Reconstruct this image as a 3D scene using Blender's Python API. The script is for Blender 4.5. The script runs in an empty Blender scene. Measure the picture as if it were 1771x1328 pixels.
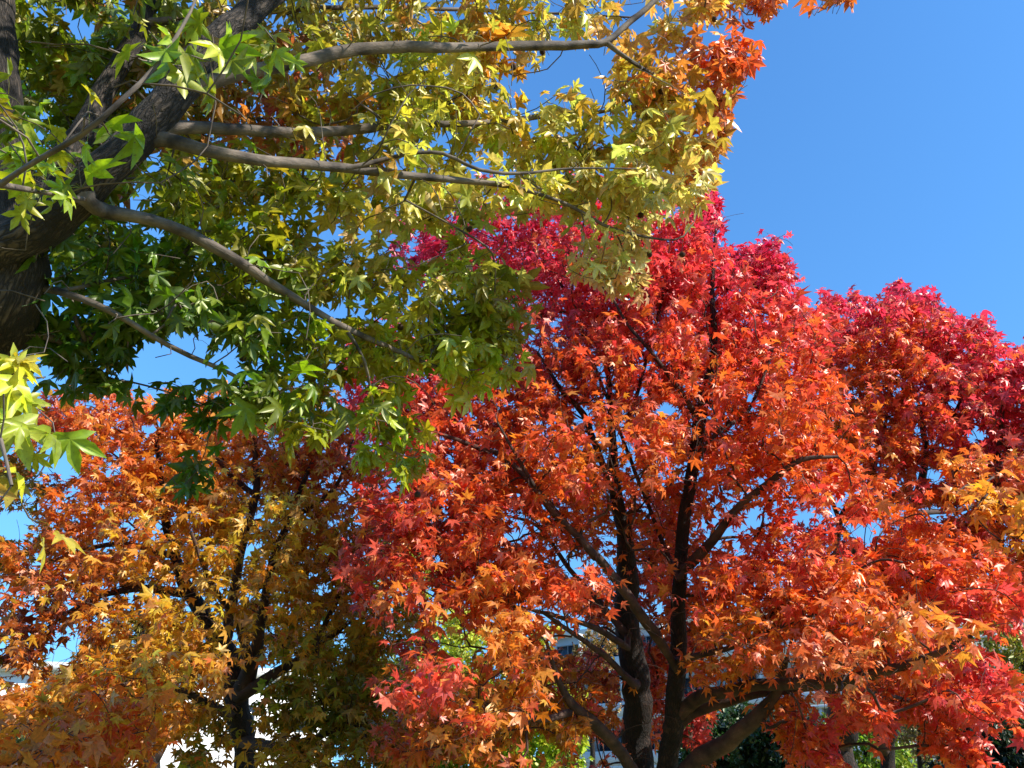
import bpy, math, random
import numpy as np
from mathutils import Vector

random.seed(7)
RNG = np.random.default_rng(11)
sc = bpy.context.scene
COL = sc.collection

# ------------------------------------------------------------------ camera
PITCH = math.radians(28.0)
FPX = 1338.0
CW, CH = 1771.0, 1328.0
CAM = np.array([0.0, 0.0, 1.6])
cd = bpy.data.cameras.new('camera')
cam = bpy.data.objects.new('camera', cd)
COL.objects.link(cam)
cam.location = CAM
cam.rotation_euler = (math.pi / 2 + PITCH, 0, 0)
cd.sensor_width = 36.0
cd.lens = 36.0 * FPX / CW
cd.clip_start = 0.05
cd.clip_end = 3000
sc.camera = cam
F_ = np.array([0, math.cos(PITCH), math.sin(PITCH)])
R_ = np.array([1.0, 0, 0])
U_ = np.array([0, -math.sin(PITCH), math.cos(PITCH)])


def at(px, py, d):
    return CAM + d * (F_ + R_ * (px - CW / 2) / FPX - U_ * (py - CH / 2) / FPX)


def proj(P):
    q = P - CAM
    z = q @ F_
    z = np.where(z < 0.05, 0.05, z)
    return CW / 2 + FPX * (q @ R_) / z, CH / 2 - FPX * (q @ U_) / z, z


# ------------------------------------------------------------------ light
SUN_AZ = math.radians(118.0)      # clockwise from +Y (camera heading)
SUN_EL = math.radians(41.0)
SUN = np.array([math.sin(SUN_AZ) * math.cos(SUN_EL), math.cos(SUN_AZ) * math.cos(SUN_EL), math.sin(SUN_EL)])
w = bpy.data.worlds.new('World')
sc.world = w
w.use_nodes = True
nt = w.node_tree
nt.nodes.clear()
sky = nt.nodes.new('ShaderNodeTexSky')
sky.sky_type = 'NISHITA'
sky.sun_disc = False
sky.sun_elevation = SUN_EL
sky.sun_rotation = SUN_AZ
sky.air_density = 1.0
sky.dust_density = 0.2
sky.ozone_density = 2.5
hs = nt.nodes.new('ShaderNodeMix')
hs.data_type = 'RGBA'
hs.blend_type = 'MULTIPLY'
hs.inputs[0].default_value = 1.0
hs.inputs[7].default_value = (0.39, 0.735, 1.05, 1)
bg = nt.nodes.new('ShaderNodeBackground')
bg.inputs[1].default_value = 0.121
wo = nt.nodes.new('ShaderNodeOutputWorld')
tcw = nt.nodes.new('ShaderNodeTexCoord')
mpw = nt.nodes.new('ShaderNodeMapping')          # gentler change of blue from horizon to zenith
mpw.inputs['Scale'].default_value = (1, 1, 0.42)
mpw.inputs['Location'].default_value = (0, 0, 0.07)
nt.links.new(tcw.outputs['Generated'], mpw.inputs[0])
nt.links.new(mpw.outputs[0], sky.inputs[0])
nt.links.new(sky.outputs[0], hs.inputs[6])
nt.links.new(hs.outputs[2], bg.inputs[0])
nt.links.new(bg.outputs[0], wo.inputs[0])
ld = bpy.data.lights.new('sun', 'SUN')
ld.energy = 5.0
ld.angle = math.radians(0.5)
ld.color = (1.0, 0.94, 0.84)
lo = bpy.data.objects.new('sun', ld)
COL.objects.link(lo)
lo.rotation_euler = Vector(-SUN).to_track_quat('-Z', 'Y').to_euler()
sc.view_settings.view_transform = 'Standard'
sc.view_settings.look = 'None'
sc.view_settings.gamma = 1.0
sc.view_settings.exposure = 0.78
sc.cycles.max_bounces = 8
sc.cycles.diffuse_bounces = 4
sc.cycles.glossy_bounces = 2
sc.cycles.transmission_bounces = 6


# ------------------------------------------------------------------ materials
def lin(c):
    c = np.asarray(c, float) / 255.0
    return np.where(c <= 0.04045, c / 12.92, ((c + 0.055) / 1.055) ** 2.4)


def new_mat(name):
    m = bpy.data.materials.new(name)
    m.use_nodes = True
    m.node_tree.nodes.clear()
    return m, m.node_tree.nodes, m.node_tree.links


def leaf_mat(name, gloss=0.5, trans=0.42, rough=0.33):
    m, n, l = new_mat(name)
    a = n.new('ShaderNodeAttribute'); a.attribute_name = 'pigment'
    noi = n.new('ShaderNodeTexNoise'); noi.inputs['Scale'].default_value = 55
    tc = n.new('ShaderNodeTexCoord')
    l.new(tc.outputs['Object'], noi.inputs['Vector'])
    mr = n.new('ShaderNodeMapRange')
    mr.inputs[1].default_value = 0.3; mr.inputs[2].default_value = 0.7
    mr.inputs[3].default_value = 0.82; mr.inputs[4].default_value = 1.16
    l.new(noi.outputs[0], mr.inputs[0])
    mx = n.new('ShaderNodeVectorMath'); mx.operation = 'SCALE'
    l.new(a.outputs['Color'], mx.inputs[0]); l.new(mr.outputs[0], mx.inputs['Scale'])
    sp = n.new('ShaderNodeTexNoise'); sp.inputs['Scale'].default_value = 130; sp.inputs['Detail'].default_value = 3
    l.new(tc.outputs['Object'], sp.inputs['Vector'])
    sr = n.new('ShaderNodeMapRange'); sr.inputs[1].default_value = 0.64; sr.inputs[2].default_value = 0.72
    sr.inputs[4].default_value = 0.75
    l.new(sp.outputs[0], sr.inputs[0])
    bl = n.new('ShaderNodeMix'); bl.data_type = 'RGBA'; bl.inputs[7].default_value = (0.10, 0.035, 0.012, 1)
    l.new(sr.outputs[0], bl.inputs[0]); l.new(mx.outputs[0], bl.inputs[6])
    mx = type('o', (), {'outputs': [bl.outputs[2]]})
    d = n.new('ShaderNodeBsdfDiffuse'); l.new(mx.outputs[0], d.inputs[0])
    gm = n.new('ShaderNodeGamma'); gm.inputs[1].default_value = 1.12
    l.new(mx.outputs[0], gm.inputs[0])
    t = n.new('ShaderNodeBsdfTranslucent'); l.new(gm.outputs[0], t.inputs[0])
    m1 = n.new('ShaderNodeMixShader'); m1.inputs[0].default_value = trans
    l.new(d.outputs[0], m1.inputs[1]); l.new(t.outputs[0], m1.inputs[2])
    g = n.new('ShaderNodeBsdfGlossy'); g.inputs['Roughness'].default_value = rough
    gt_ = n.new('ShaderNodeMix'); gt_.data_type = 'RGBA'; gt_.inputs[0].default_value = 0.35
    gt_.inputs[6].default_value = (1, 0.96, 0.9, 1); l.new(mx.outputs[0], gt_.inputs[7]); l.new(gt_.outputs[2], g.inputs[0])
    lw = n.new('ShaderNodeLayerWeight'); lw.inputs[0].default_value = 0.5
    p = n.new('ShaderNodeMath'); p.operation = 'POWER'; p.inputs[1].default_value = 3.0
    l.new(lw.outputs['Facing'], p.inputs[0])
    mm = n.new('ShaderNodeMath'); mm.operation = 'MULTIPLY_ADD'
    mm.inputs[1].default_value = gloss; mm.inputs[2].default_value = 0.05
    l.new(p.outputs[0], mm.inputs[0])
    m2 = n.new('ShaderNodeMixShader')
    l.new(mm.outputs[0], m2.inputs[0]); l.new(m1.outputs[0], m2.inputs[1]); l.new(g.outputs[0], m2.inputs[2])
    o = n.new('ShaderNodeOutputMaterial'); l.new(m2.outputs[0], o.inputs[0])
    return m


def bark_mat(name, dark, light, scale=1.0, bump=0.6, contrast=(0.35, 0.7), fissure=0.0):
    """fissured bark, u = metres round the limb, v = metres along it"""
    m, n, l = new_mat(name)
    uv = n.new('ShaderNodeUVMap'); uv.uv_map = 'bark'
    mp = n.new('ShaderNodeMapping'); mp.inputs['Scale'].default_value = (58 * scale, 13 * scale, 1)
    l.new(uv.outputs[0], mp.inputs[0])
    nz = n.new('ShaderNodeTexNoise'); nz.inputs['Scale'].default_value = 1.2
    nz.inputs['Detail'].default_value = 5; nz.inputs['Distortion'].default_value = 0.6
    l.new(mp.outputs[0], nz.inputs['Vector'])
    vo = n.new('ShaderNodeTexVoronoi'); vo.feature = 'DISTANCE_TO_EDGE'; vo.inputs['Scale'].default_value = 1.0
    ad = n.new('ShaderNodeVectorMath'); ad.operation = 'ADD'
    sca = n.new('ShaderNodeVectorMath'); sca.operation = 'SCALE'; sca.inputs['Scale'].default_value = 1.6
    l.new(nz.outputs['Color'], sca.inputs[0]); l.new(mp.outputs[0], ad.inputs[0]); l.new(sca.outputs[0], ad.inputs[1])
    l.new(ad.outputs[0], vo.inputs['Vector'])
    cr = n.new('ShaderNodeMapRange'); cr.inputs[1].default_value = 0.0; cr.inputs[2].default_value = 0.28; cr.inputs[3].default_value = fissure
    l.new(vo.outputs[0], cr.inputs[0])
    n2 = n.new('ShaderNodeTexNoise'); n2.inputs['Scale'].default_value = 9; n2.inputs['Detail'].default_value = 6
    tc = n.new('ShaderNodeTexCoord'); l.new(tc.outputs['Object'], n2.inputs['Vector'])
    mr = n.new('ShaderNodeMapRange'); mr.inputs[1].default_value = contrast[0]; mr.inputs[2].default_value = contrast[1]
    l.new(n2.outputs[0], mr.inputs[0])
    mu = n.new('ShaderNodeMath'); mu.operation = 'MULTIPLY'
    l.new(cr.outputs[0], mu.inputs[0]); l.new(mr.outputs[0], mu.inputs[1])
    mix = n.new('ShaderNodeMix'); mix.data_type = 'RGBA'
    mix.inputs[6].default_value = (*lin(dark), 1); mix.inputs[7].default_value = (*lin(light), 1)
    l.new(mu.outputs[0], mix.inputs[0])
    b = n.new('ShaderNodeBsdfPrincipled'); b.inputs['Roughness'].default_value = 0.85
    l.new(mix.outputs[2], b.inputs['Base Color'])
    bp = n.new('ShaderNodeBump'); bp.inputs['Strength'].default_value = bump; bp.inputs['Distance'].default_value = 0.012
    sm = n.new('ShaderNodeMath'); sm.operation = 'ADD'
    l.new(cr.outputs[0], sm.inputs[0]); l.new(nz.outputs[0], sm.inputs[1]); l.new(sm.outputs[0], bp.inputs['Height'])
    l.new(bp.outputs[0], b.inputs['Normal'])
    o = n.new('ShaderNodeOutputMaterial'); l.new(b.outputs[0], o.inputs[0])
    return m


def plain_mat(name, c, rough=0.8, var=0.12, scale=3.0, bump=0.0, c2=None, spec=0.5):
    m, n, l = new_mat(name)
    tc = n.new('ShaderNodeTexCoord')
    nz = n.new('ShaderNodeTexNoise'); nz.inputs['Scale'].default_value = scale; nz.inputs['Detail'].default_value = 6
    l.new(tc.outputs['Object'], nz.inputs['Vector'])
    mr = n.new('ShaderNodeMapRange'); mr.inputs[1].default_value = 0.3; mr.inputs[2].default_value = 0.7
    l.new(nz.outputs[0], mr.inputs[0])
    c = lin(c); c2 = lin(c2) if c2 is not None else c * (1 - var)
    mix = n.new('ShaderNodeMix'); mix.data_type = 'RGBA'
    mix.inputs[6].default_value = (*c2, 1); mix.inputs[7].default_value = (*c, 1)
    l.new(mr.outputs[0], mix.inputs[0])
    b = n.new('ShaderNodeBsdfPrincipled'); b.inputs['Roughness'].default_value = rough
    b.inputs['Specular IOR Level'].default_value = spec
    l.new(mix.outputs[2], b.inputs['Base Color'])
    if bump:
        bp = n.new('ShaderNodeBump'); bp.inputs['Strength'].default_value = bump
        l.new(nz.outputs[0], bp.inputs['Height']); l.new(bp.outputs[0], b.inputs['Normal'])
    o = n.new('ShaderNodeOutputMaterial'); l.new(b.outputs[0], o.inputs[0])
    return m


M_LEAF = leaf_mat('glossy_leaf', 0.26, 0.6, 0.4)
M_LEAF_SOFT = leaf_mat('small_leaf', 0.25, 0.4, 0.4)
M_BARK_GREY = bark_mat('grey_fissured_bark', (26, 21, 18), (100, 86, 74), 1.0, 0.9)
M_BARK_SMOOTH = bark_mat('grey_branch_bark', (38, 31, 26), (128, 114, 100), 1.3, 0.25, (0.3, 0.66), 0.7)
M_BARK_DARK = bark_mat('dark_brown_bark', (24, 17, 13), (76, 56, 44), 1.0, 0.9)
M_BARK_DARKB = bark_mat('dark_branch_bark', (44, 30, 24), (98, 72, 58), 1.6, 0.3, (0.35, 0.7), 0.6)
M_SEED = plain_mat('seed_ball_brown', (70, 44, 26), 0.8, 0.4, 60, 0.6)


# ------------------------------------------------------------------ object helpers
def tag(o, label=None, cat=None, group=None, kind=None):
    if label: o['label'] = label
    if cat: o['category'] = cat
    if group: o['group'] = group
    if kind: o['kind'] = kind
    return o


def empty(name, loc):
    o = bpy.data.objects.new(name, None)
    COL.objects.link(o)
    o.location = loc
    o.empty_display_size = 0.3
    return o


def link_mesh(name, me, mat, parent=None):
    o = bpy.data.objects.new(name, me)
    COL.objects.link(o)
    me.materials.append(mat)
    if parent is not None:
        o.parent = parent
        o.matrix_parent_inverse.translation = -Vector(parent.location)
    return o


def mesh_np(name, V, F, smooth=False):
    """V (n,3) array, F list of arrays (k, nsides)"""
    me = bpy.data.meshes.new(name)
    me.vertices.add(len(V))
    me.vertices.foreach_set('co', np.ascontiguousarray(V, np.float32).ravel())
    nl = sum(f.size for f in F); nf = sum(len(f) for f in F)
    me.loops.add(nl); me.polygons.add(nf)
    me.loops.foreach_set('vertex_index', np.concatenate([f.ravel() for f in F]).astype(np.int32))
    tot = np.concatenate([np.full(len(f), f.shape[1]) for f in F]).astype(np.int32)
    st = np.concatenate([[0], np.cumsum(tot)[:-1]]).astype(np.int32)
    me.polygons.foreach_set('loop_start', st)
    me.polygons.foreach_set('loop_total', tot)
    if smooth:
        me.polygons.foreach_set('use_smooth', np.ones(nf, bool))
    me.update(calc_edges=True)
    me.validate()
    return me


def norm(a):
    return a / np.maximum(np.linalg.norm(a, axis=-1, keepdims=True), 1e-9)


# ------------------------------------------------------------------ leaf shapes
def star_leaf(detail, seed):
    """five-lobed sweetgum leaf; unit = length of the middle lobe. returns V, tris, vein weight"""
    r = random.Random(seed)
    lobes = [(0, 1.0), (50, 0.93), (-50, 0.93), (108, 0.66), (-108, 0.66)]
    lobes = sorted([(a + r.uniform(-5, 5), L * r.uniform(0.9, 1.06)) for a, L in lobes])
    rim = []
    for i, (a, L) in enumerate(lobes):
        hw = 0.41 if not detail else 0.36
        if i == 0:
            rim.append((a - 36, 0.22, 0))
        if detail:
            rim.append((a - 15 * (0.9 + 0.25 / L), L * 0.62, 0.25))
        rim.append((a, L, 1))
        if detail:
            rim.append((a + 15 * (0.9 + 0.25 / L), L * 0.62, 0.25))
        if i < 4:
            mid = (a + lobes[i + 1][0]) / 2
            rim.append((mid, hw * r.uniform(0.9, 1.1), 0))
        else:
            rim.append((a + 36, 0.22, 0))
    V = [(0, 0.0, 0)]; W = [1.0]
    fold = r.uniform(0.04, 0.16); droop = r.uniform(0.1, 0.55); twist = r.uniform(-0.35, 0.35); curl = r.uniform(-0.15, 0.35)
    for a, rad, wv in rim:
        th = math.radians(a)
        x, y = math.sin(th) * rad, math.cos(th) * rad
        z = -droop * rad ** 2.2 + (fold if wv == 0 else (fold * 0.7 if wv < 0.5 else 0))
        z += twist * x * y - curl * x * x
        V.append((x, y, z)); W.append(wv)
    n = len(rim)
    T = [(0, k + 1, (k + 2) if k + 2 <= n else 1) for k in range(n)]
    # leave the notch at the petiole as a shallow V
    # petiole strip is added by build_leaves
    return np.array(V), np.array(T), np.array(W)


def oval_leaf(seed):
    r = random.Random(seed)
    d = r.uniform(0.1, 0.4)
    V = np.array([(0, 0, 0), (0.3, 0.4, 0.08), (0, 0.95, -d), (-0.3, 0.4, 0.08)])
    return V, np.array([(0, 1, 2), (0, 2, 3)]), np.array([1, 0.2, 0.8, 0.2])


STAR_FINE = [star_leaf(True, s) for s in range(10)]
STAR_FAR = [star_leaf(False, s) for s in range(10)]
OVAL = [oval_leaf(s) for s in range(4)]


def build_leaves(name, P, T, N, S, C, templates, mat, parent, B=None, petw=0.0):
    """P base of blade, T tip dir, N normal, S size, C colour, B start of the petiole"""
    T = norm(T)
    N = norm(N - T * np.sum(N * T, 1, keepdims=True))
    X = np.cross(T, N)
    n = len(P)
    which = RNG.integers(0, len(templates), n)
    Vs, Fs, Cs, off = [], [], [], 0
    for k, (tv, tt, tw) in enumerate(templates):
        idx = np.nonzero(which == k)[0]
        if not len(idx): continue
        m = len(tv)
        s = S[idx, None, None]
        v = P[idx, None, :] + s * (X[idx, None, :] * tv[None, :, 0:1] + T[idx, None, :] * tv[None, :, 1:2] + N[idx, None, :] * tv[None, :, 2:3])
        Vs.append(v.reshape(-1, 3))
        f = tt[None] + (np.arange(len(idx)) * m)[:, None, None] + off
        Fs.append(f.reshape(-1, 3))
        # veins a little paler than the blade between them
        c = C[idx, None, :] * (0.88 + 0.3 * tw[None, :, None])
        Cs.append(c.reshape(-1, 3))
        off += m * len(idx)
    if B is not None and petw > 0:
        side = norm(np.cross(P - B, np.array([0.2, 0.9, 0.3]))) * petw
        mid = (P + B) / 2 + np.array([0, 0, 0.012])
        v = np.stack([B - side, B + side, mid - side, mid + side, P - side, P + side], 1)
        Vs.append(v.reshape(-1, 3))
        q = np.array([[0, 1, 2], [1, 3, 2], [2, 3, 4], [3, 5, 4]])
        f = q[None] + (np.arange(n) * 6)[:, None, None] + off
        Fs.append(f.reshape(-1, 3))
        Cs.append(np.repeat(C * 0.7 + np.array([0.10, 0.07, 0.02]), 6, 0))
    V = np.concatenate(Vs); F = np.concatenate(Fs); Cc = np.clip(np.concatenate(Cs), 0.003, 0.9)
    me = mesh_np(name, V, [F])
    at_ = me.attributes.new('pigment', 'FLOAT_COLOR', 'POINT')
    at_.data.foreach_set('color', np.concatenate([Cc, np.ones((len(Cc), 1))], 1).astype(np.float32).ravel())
    return link_mesh(name, me, mat, parent)


# ------------------------------------------------------------------ tree skeleton
def catmull(P, step):
    P = np.asarray(P, float)
    if len(P) == 2:
        n = max(2, int(np.linalg.norm(P[1, :3] - P[0, :3]) / step) + 1)
        return P[0] + (P[1] - P[0]) * np.linspace(0, 1, n)[:, None]
    Q = np.vstack([2 * P[0] - P[1], P, 2 * P[-1] - P[-2]])
    out = []
    for i in range(1, len(Q) - 2):
        L = np.linalg.norm(Q[i + 1, :3] - Q[i, :3])
        n = max(1, int(math.ceil(L / step)))
        for t in np.arange(n) / n:
            a, b, c, d = Q[i - 1], Q[i], Q[i + 1], Q[i + 2]
            out.append(0.5 * ((2 * b) + (-a + c) * t + (2 * a - 5 * b + 4 * c - d) * t * t + (-a + 3 * b - 3 * c + d) * t ** 3))
    out.append(P[-1])
    return np.array(out)


class Tubes:
    def __init__(s):
        s.V, s.F, s.UV, s.n = [], [], [], 0

    def tube(s, P, R, sides, lumpy=0.0):
        P = np.asarray(P, float); R = np.asarray(R, float)
        n = len(P)
        if n < 2: return
        T = norm(np.gradient(P, axis=0))
        up = np.array([0.13, 0.21, 0.97]) if abs(T[0][2]) < 0.9 else np.array([0.97, 0.13, 0.2])
        N = np.zeros_like(P)
        v = up
        for i in range(n):
            v = v - T[i] * np.dot(v, T[i]); v = v / max(np.linalg.norm(v), 1e-6); N[i] = v
        B = np.cross(T, N)
        th = np.arange(sides) * 2 * math.pi / sides
        rr = R[:, None] * np.ones((1, sides))
        if lumpy:
            ph = RNG.uniform(0, 6.28, 4)
            L = np.concatenate([[0], np.cumsum(np.linalg.norm(np.diff(P, axis=0), axis=1))])
            rr = rr * (1 + lumpy * (np.sin(3 * th[None] + ph[0] + 2.3 * L[:, None]) + 0.8 * np.sin(2 * th[None] + ph[1] - 5.1 * L[:, None])
                                    + 0.6 * np.sin(7 * L[:, None] + ph[2]) + 0.5 * np.sin(5 * th[None] + ph[3] + 9 * L[:, None])))
        ring = P[:, None] + rr[:, :, None] * (np.cos(th)[None, :, None] * N[:, None] + np.sin(th)[None, :, None] * B[:, None])
        s.V.append(ring.reshape(-1, 3))
        i = np.arange(n - 1)[:, None] * sides; j = np.arange(sides)[None]; j2 = (j + 1) % sides
        f = np.stack([i + j, i + j2, i + sides + j2, i + sides + j], -1).reshape(-1, 4) + s.n
        s.F.append(f)
        Lv = np.concatenate([[0], np.cumsum(np.linalg.norm(np.diff(P, axis=0), axis=1))]) + RNG.uniform(0, 9)
        u0 = (j + 0 * i) * 2 * math.pi * R.mean() / sides; u1 = (j + 1 + 0 * i) * 2 * math.pi * R.mean() / sides
        v0 = Lv[:-1][:, None] + 0 * j; v1 = Lv[1:][:, None] + 0 * j
        uv = np.stack([np.stack([u0, v0], -1), np.stack([u1, v0], -1), np.stack([u1, v1], -1), np.stack([u0, v1], -1)], 2)
        s.UV.append(uv.reshape(-1, 2))
        s.n += n * sides

    def build(s, name, mat, parent):
        me = mesh_np(name, np.concatenate(s.V), [np.concatenate(s.F)], True)
        uv = me.uv_layers.new(name='bark')
        a = np.concatenate(s.UV).astype(np.float32).ravel()
        if len(uv.data) * 2 == len(a):
            uv.data.foreach_set('uv', a)
        return link_mesh(name, me, mat, parent)


class Tree:
    def __init__(s, name, base, label, cat, group=None, barks=(None, None), step=0.1):
        s.root = tag(empty(name, base), label, cat, group)
        s.pos = np.zeros((90000, 3), np.float64); s.par = np.full(90000, -1); s.rad = np.zeros(90000); s.plen = np.zeros(90000)
        s.man = np.zeros(90000, bool)
        s.n = 0
        s.step = step
        s.barks = barks
        s.clusters = []     # (node ids of the last stretch)

    def add(s, p, par, r=0.0, man=False):
        i = s.n
        s.pos[i] = p; s.par[i] = par; s.rad[i] = r; s.man[i] = man
        s.plen[i] = 0 if par < 0 else s.plen[par] + np.linalg.norm(p - s.pos[par])
        s.n += 1
        return i

    def limb(s, pts, name='limb', mat=0, sides=12, lumpy=0.04):
        """pts: (px,py,depth,width px) in the photograph's pixels, or ('w',x,y,z,radius)"""
        Q = []
        for p in pts:
            if p[0] == 'w':
                Q.append([p[1], p[2], p[3], p[4]])
            else:
                Q.append([*at(p[0], p[1], p[2]), p[3] / 2 * p[2] / FPX])
        S = catmull(Q, s.step)
        S[:, 3] = np.maximum(S[:, 3], 0.004)
        if s.n:
            arc = np.concatenate([[0], np.cumsum(np.linalg.norm(np.diff(S[:, :3], axis=0), axis=1))])
            pr = s.rad[int(np.argmin(np.linalg.norm(s.pos[:s.n] - S[0, :3], axis=1)))]
            S[:, 3] *= 1 + 0.3 * np.exp(-arc / (3.0 * S[0, 3] + 0.02))
            S[:, 3] = np.minimum(S[:, 3], pr * (0.72 + 0.5 * np.minimum(arc / 0.5, 1)))
        wob = np.cumsum(RNG.normal(0, 1, (len(S), 3)), 0); wob -= np.linspace(0, 1, len(S))[:, None] * wob[-1]
        S[:, :3] += wob * 0.10 * S[:, 3:4]
        par = -1
        path = []
        if s.n:
            d = np.linalg.norm(s.pos[:s.n] - S[0, :3], axis=1)
            par = int(np.argmin(d))
            path.append((s.pos[par], min(S[0, 3], s.rad[par])))
            gap = d[par]
            if gap > s.step * 1.5:       # reach the parent with a few extra nodes
                k = int(gap / s.step)
                for t in np.arange(1, k) / k:
                    q = s.pos[par if t == 1 / k else s.n - 1] if False else path[0][0] + (S[0, :3] - path[0][0]) * t
                    par = s.add(q, par, S[0, 3], True); path.append((q, S[0, 3]))
        for q in S:
            par = s.add(q[:3], par, q[3], True)
            path.append((q[:3], q[3]))
        t = Tubes()
        t.tube([p for p, r in path], [r for p, r in path], sides, lumpy)
        return t.build(name, s.barks[mat], s.root)

    def grow(s, pts, bias=0.16, maxlen=2.2):
        """joins every foliage point to the branches already there with a curved twig"""
        base = s.pos[:s.n].copy()
        d0 = np.array([np.min(np.sum((base - p) ** 2, 1)) for p in pts]) ** 0.5
        order = np.argsort(d0 + RNG.normal(0, 0.1, len(pts)))
        s.nman = s.n
        for k in order:
            p = pts[k]
            dd = s.pos[:s.n] - p
            d = np.sqrt(np.einsum('ij,ij->i', dd, dd))
            cost = d + bias * s.plen[:s.n] + 0.25 * np.maximum(0, -dd[:, 2] * 0 + dd[:, 2])
            i = int(np.argmin(np.where(d < 0.04, 9e9, cost)))
            L = d[i]; a = s.pos[i]
            pd = a - s.pos[s.par[i]] if s.par[i] >= 0 else np.array([0, 0, 1.0])
            pd = norm(pd)
            dirn = norm(pd * 0.6 + (p - a) / L * 0.8 + np.array([0, 0, 0.25]))
            c = a + dirn * L * 0.5
            m = max(2, int(math.ceil(L / s.step)))
            par = i; ids = [i]
            for t in np.arange(1, m + 1) / m:
                q = (1 - t) ** 2 * a + 2 * t * (1 - t) * c + t * t * p
                if t < 1: q = q + RNG.normal(0, 0.012, 3) * min(1, L)
                par = s.add(q, par); ids.append(par)
            s.clusters.append(ids)

    def spurs(s, n, lo=0.2, hi=0.5):
        """short bare side twigs along the limbs"""
        idx = np.nonzero(s.man[:s.n] & (s.rad[:s.n] < 0.06) & (s.rad[:s.n] > 0.004))[0]
        idx = idx[proj(s.pos[idx])[0] < 1120] if s.rad[0] > 0.28 else idx     # the outer sprays are all leafy
        k = RNG.choice(idx, n)
        v = norm(RNG.normal(0, 1, (n, 3)) + np.array([0, 0, 0.35]))
        m = len(s.clusters)
        s.grow(s.pos[k] + v * RNG.uniform(lo, hi, (n, 1)), 0.0)
        s.clusters = s.clusters[:m]

    def twigs(s, tip=0.0022, e=2.25, name='twigs', mat=1, cap=0.6):
        n = s.n
        acc = np.zeros(n)
        kids = [[] for _ in range(n)]
        for i in range(n - 1, -1, -1):
            if not s.man[i]:
                acc[i] = max(acc[i], tip ** e)
                s.rad[i] = acc[i] ** (1 / e)
                acc[s.par[i]] += acc[i]
        for i in range(n):
            if s.par[i] >= 0:
                kids[s.par[i]].append(i)
                if not s.man[i]:
                    s.rad[i] = min(s.rad[i], s.rad[s.par[i]] * (cap if s.man[s.par[i]] else 1.0))
        t = Tubes()
        starts = [i for i in range(n) if not s.man[i] and s.man[s.par[i]]]
        while starts:
            i = starts.pop()
            chain = [s.par[i], i]
            while True:
                ks = kids[chain[-1]]
                if not ks: break
                ks = sorted(ks, key=lambda k: -s.rad[k])
                starts.extend(ks[1:])
                chain.append(ks[0])
            R = s.rad[chain].copy(); R[0] = R[1]
            mx = R.max()
            t.tube(s.pos[chain], R, 8 if mx > 0.02 else 5 if mx > 0.008 else 3)
        return t.build(name, s.barks[mat], s.root)


OD_SCALE = 2.1


def puff_points(puffs, area, nleaf):
    """foliage points in ellipsoids: (px, py, rx px, ry px, depth, half thickness m, optical depth)"""
    out = []
    for (px, py, rx, ry, d, rd, od) in puffs:
        a = area * (FPX / d) ** 2
        n = int(OD_SCALE * od * math.pi * rx * ry / a / nleaf + RNG.random())
        if n < 1: n = 1
        u = norm(RNG.normal(0, 1, (n, 3))) * (RNG.random((n, 1)) ** (1 / 2.6))
        c = at(px, py, d)
        out.append(c + u[:, :1] * R_ * rx * d / FPX + u[:, 1:2] * U_ * ry * d / FPX + u[:, 2:3] * F_ * rd)
    return np.concatenate(out)


def drop(P, holes=(), poly=None):
    x, y, z = proj(P)
    keep = np.ones(len(P), bool)
    for h in holes:
        ax, ay, rx, ry = h
        keep &= ((x - ax) / rx) ** 2 + ((y - ay) / ry) ** 2 > 1 + 0.45 * np.sin(3 * np.arctan2(y - ay, x - ax) + ax) - np.abs(RNG.normal(0, 0.3, len(x)))
    if poly is not None:
        px = [q[0] for q in poly]; py = [q[1] for q in poly]
        jag = 8 * np.sin(x / 9.0) + 7 * np.sin(x / 4.7 + 1) + 5 * np.sin(x / 21.0 + 2)
        keep &= y > np.interp(x, px, py) - 4 - jag * 0.9 + RNG.normal(0, 3, len(x))
    return keep


def airy(t, P, margin=7.0, prob=0.85, minr=0.008):
    """crown is open on the viewer's side of the main limbs, as on a real high-pruned tree"""
    idx = np.nonzero(t.man[:t.n] & (t.rad[:t.n] > minr))[0]
    L = t.pos[idx]; lx, ly, lz = proj(L); lr = t.rad[idx] * FPX / lz
    x, y, z = proj(P)
    bad = np.zeros(len(P), bool)
    for k in range(0, len(P), 4000):
        sl = slice(k, k + 4000)
        d = np.hypot(x[sl, None] - lx[None], y[sl, None] - ly[None]) - lr[None]
        bad[sl] = np.any((d < margin) & (z[sl, None] < lz[None] + 0.05), 1)
    return ~(bad & (RNG.random(len(P)) < prob))


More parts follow.
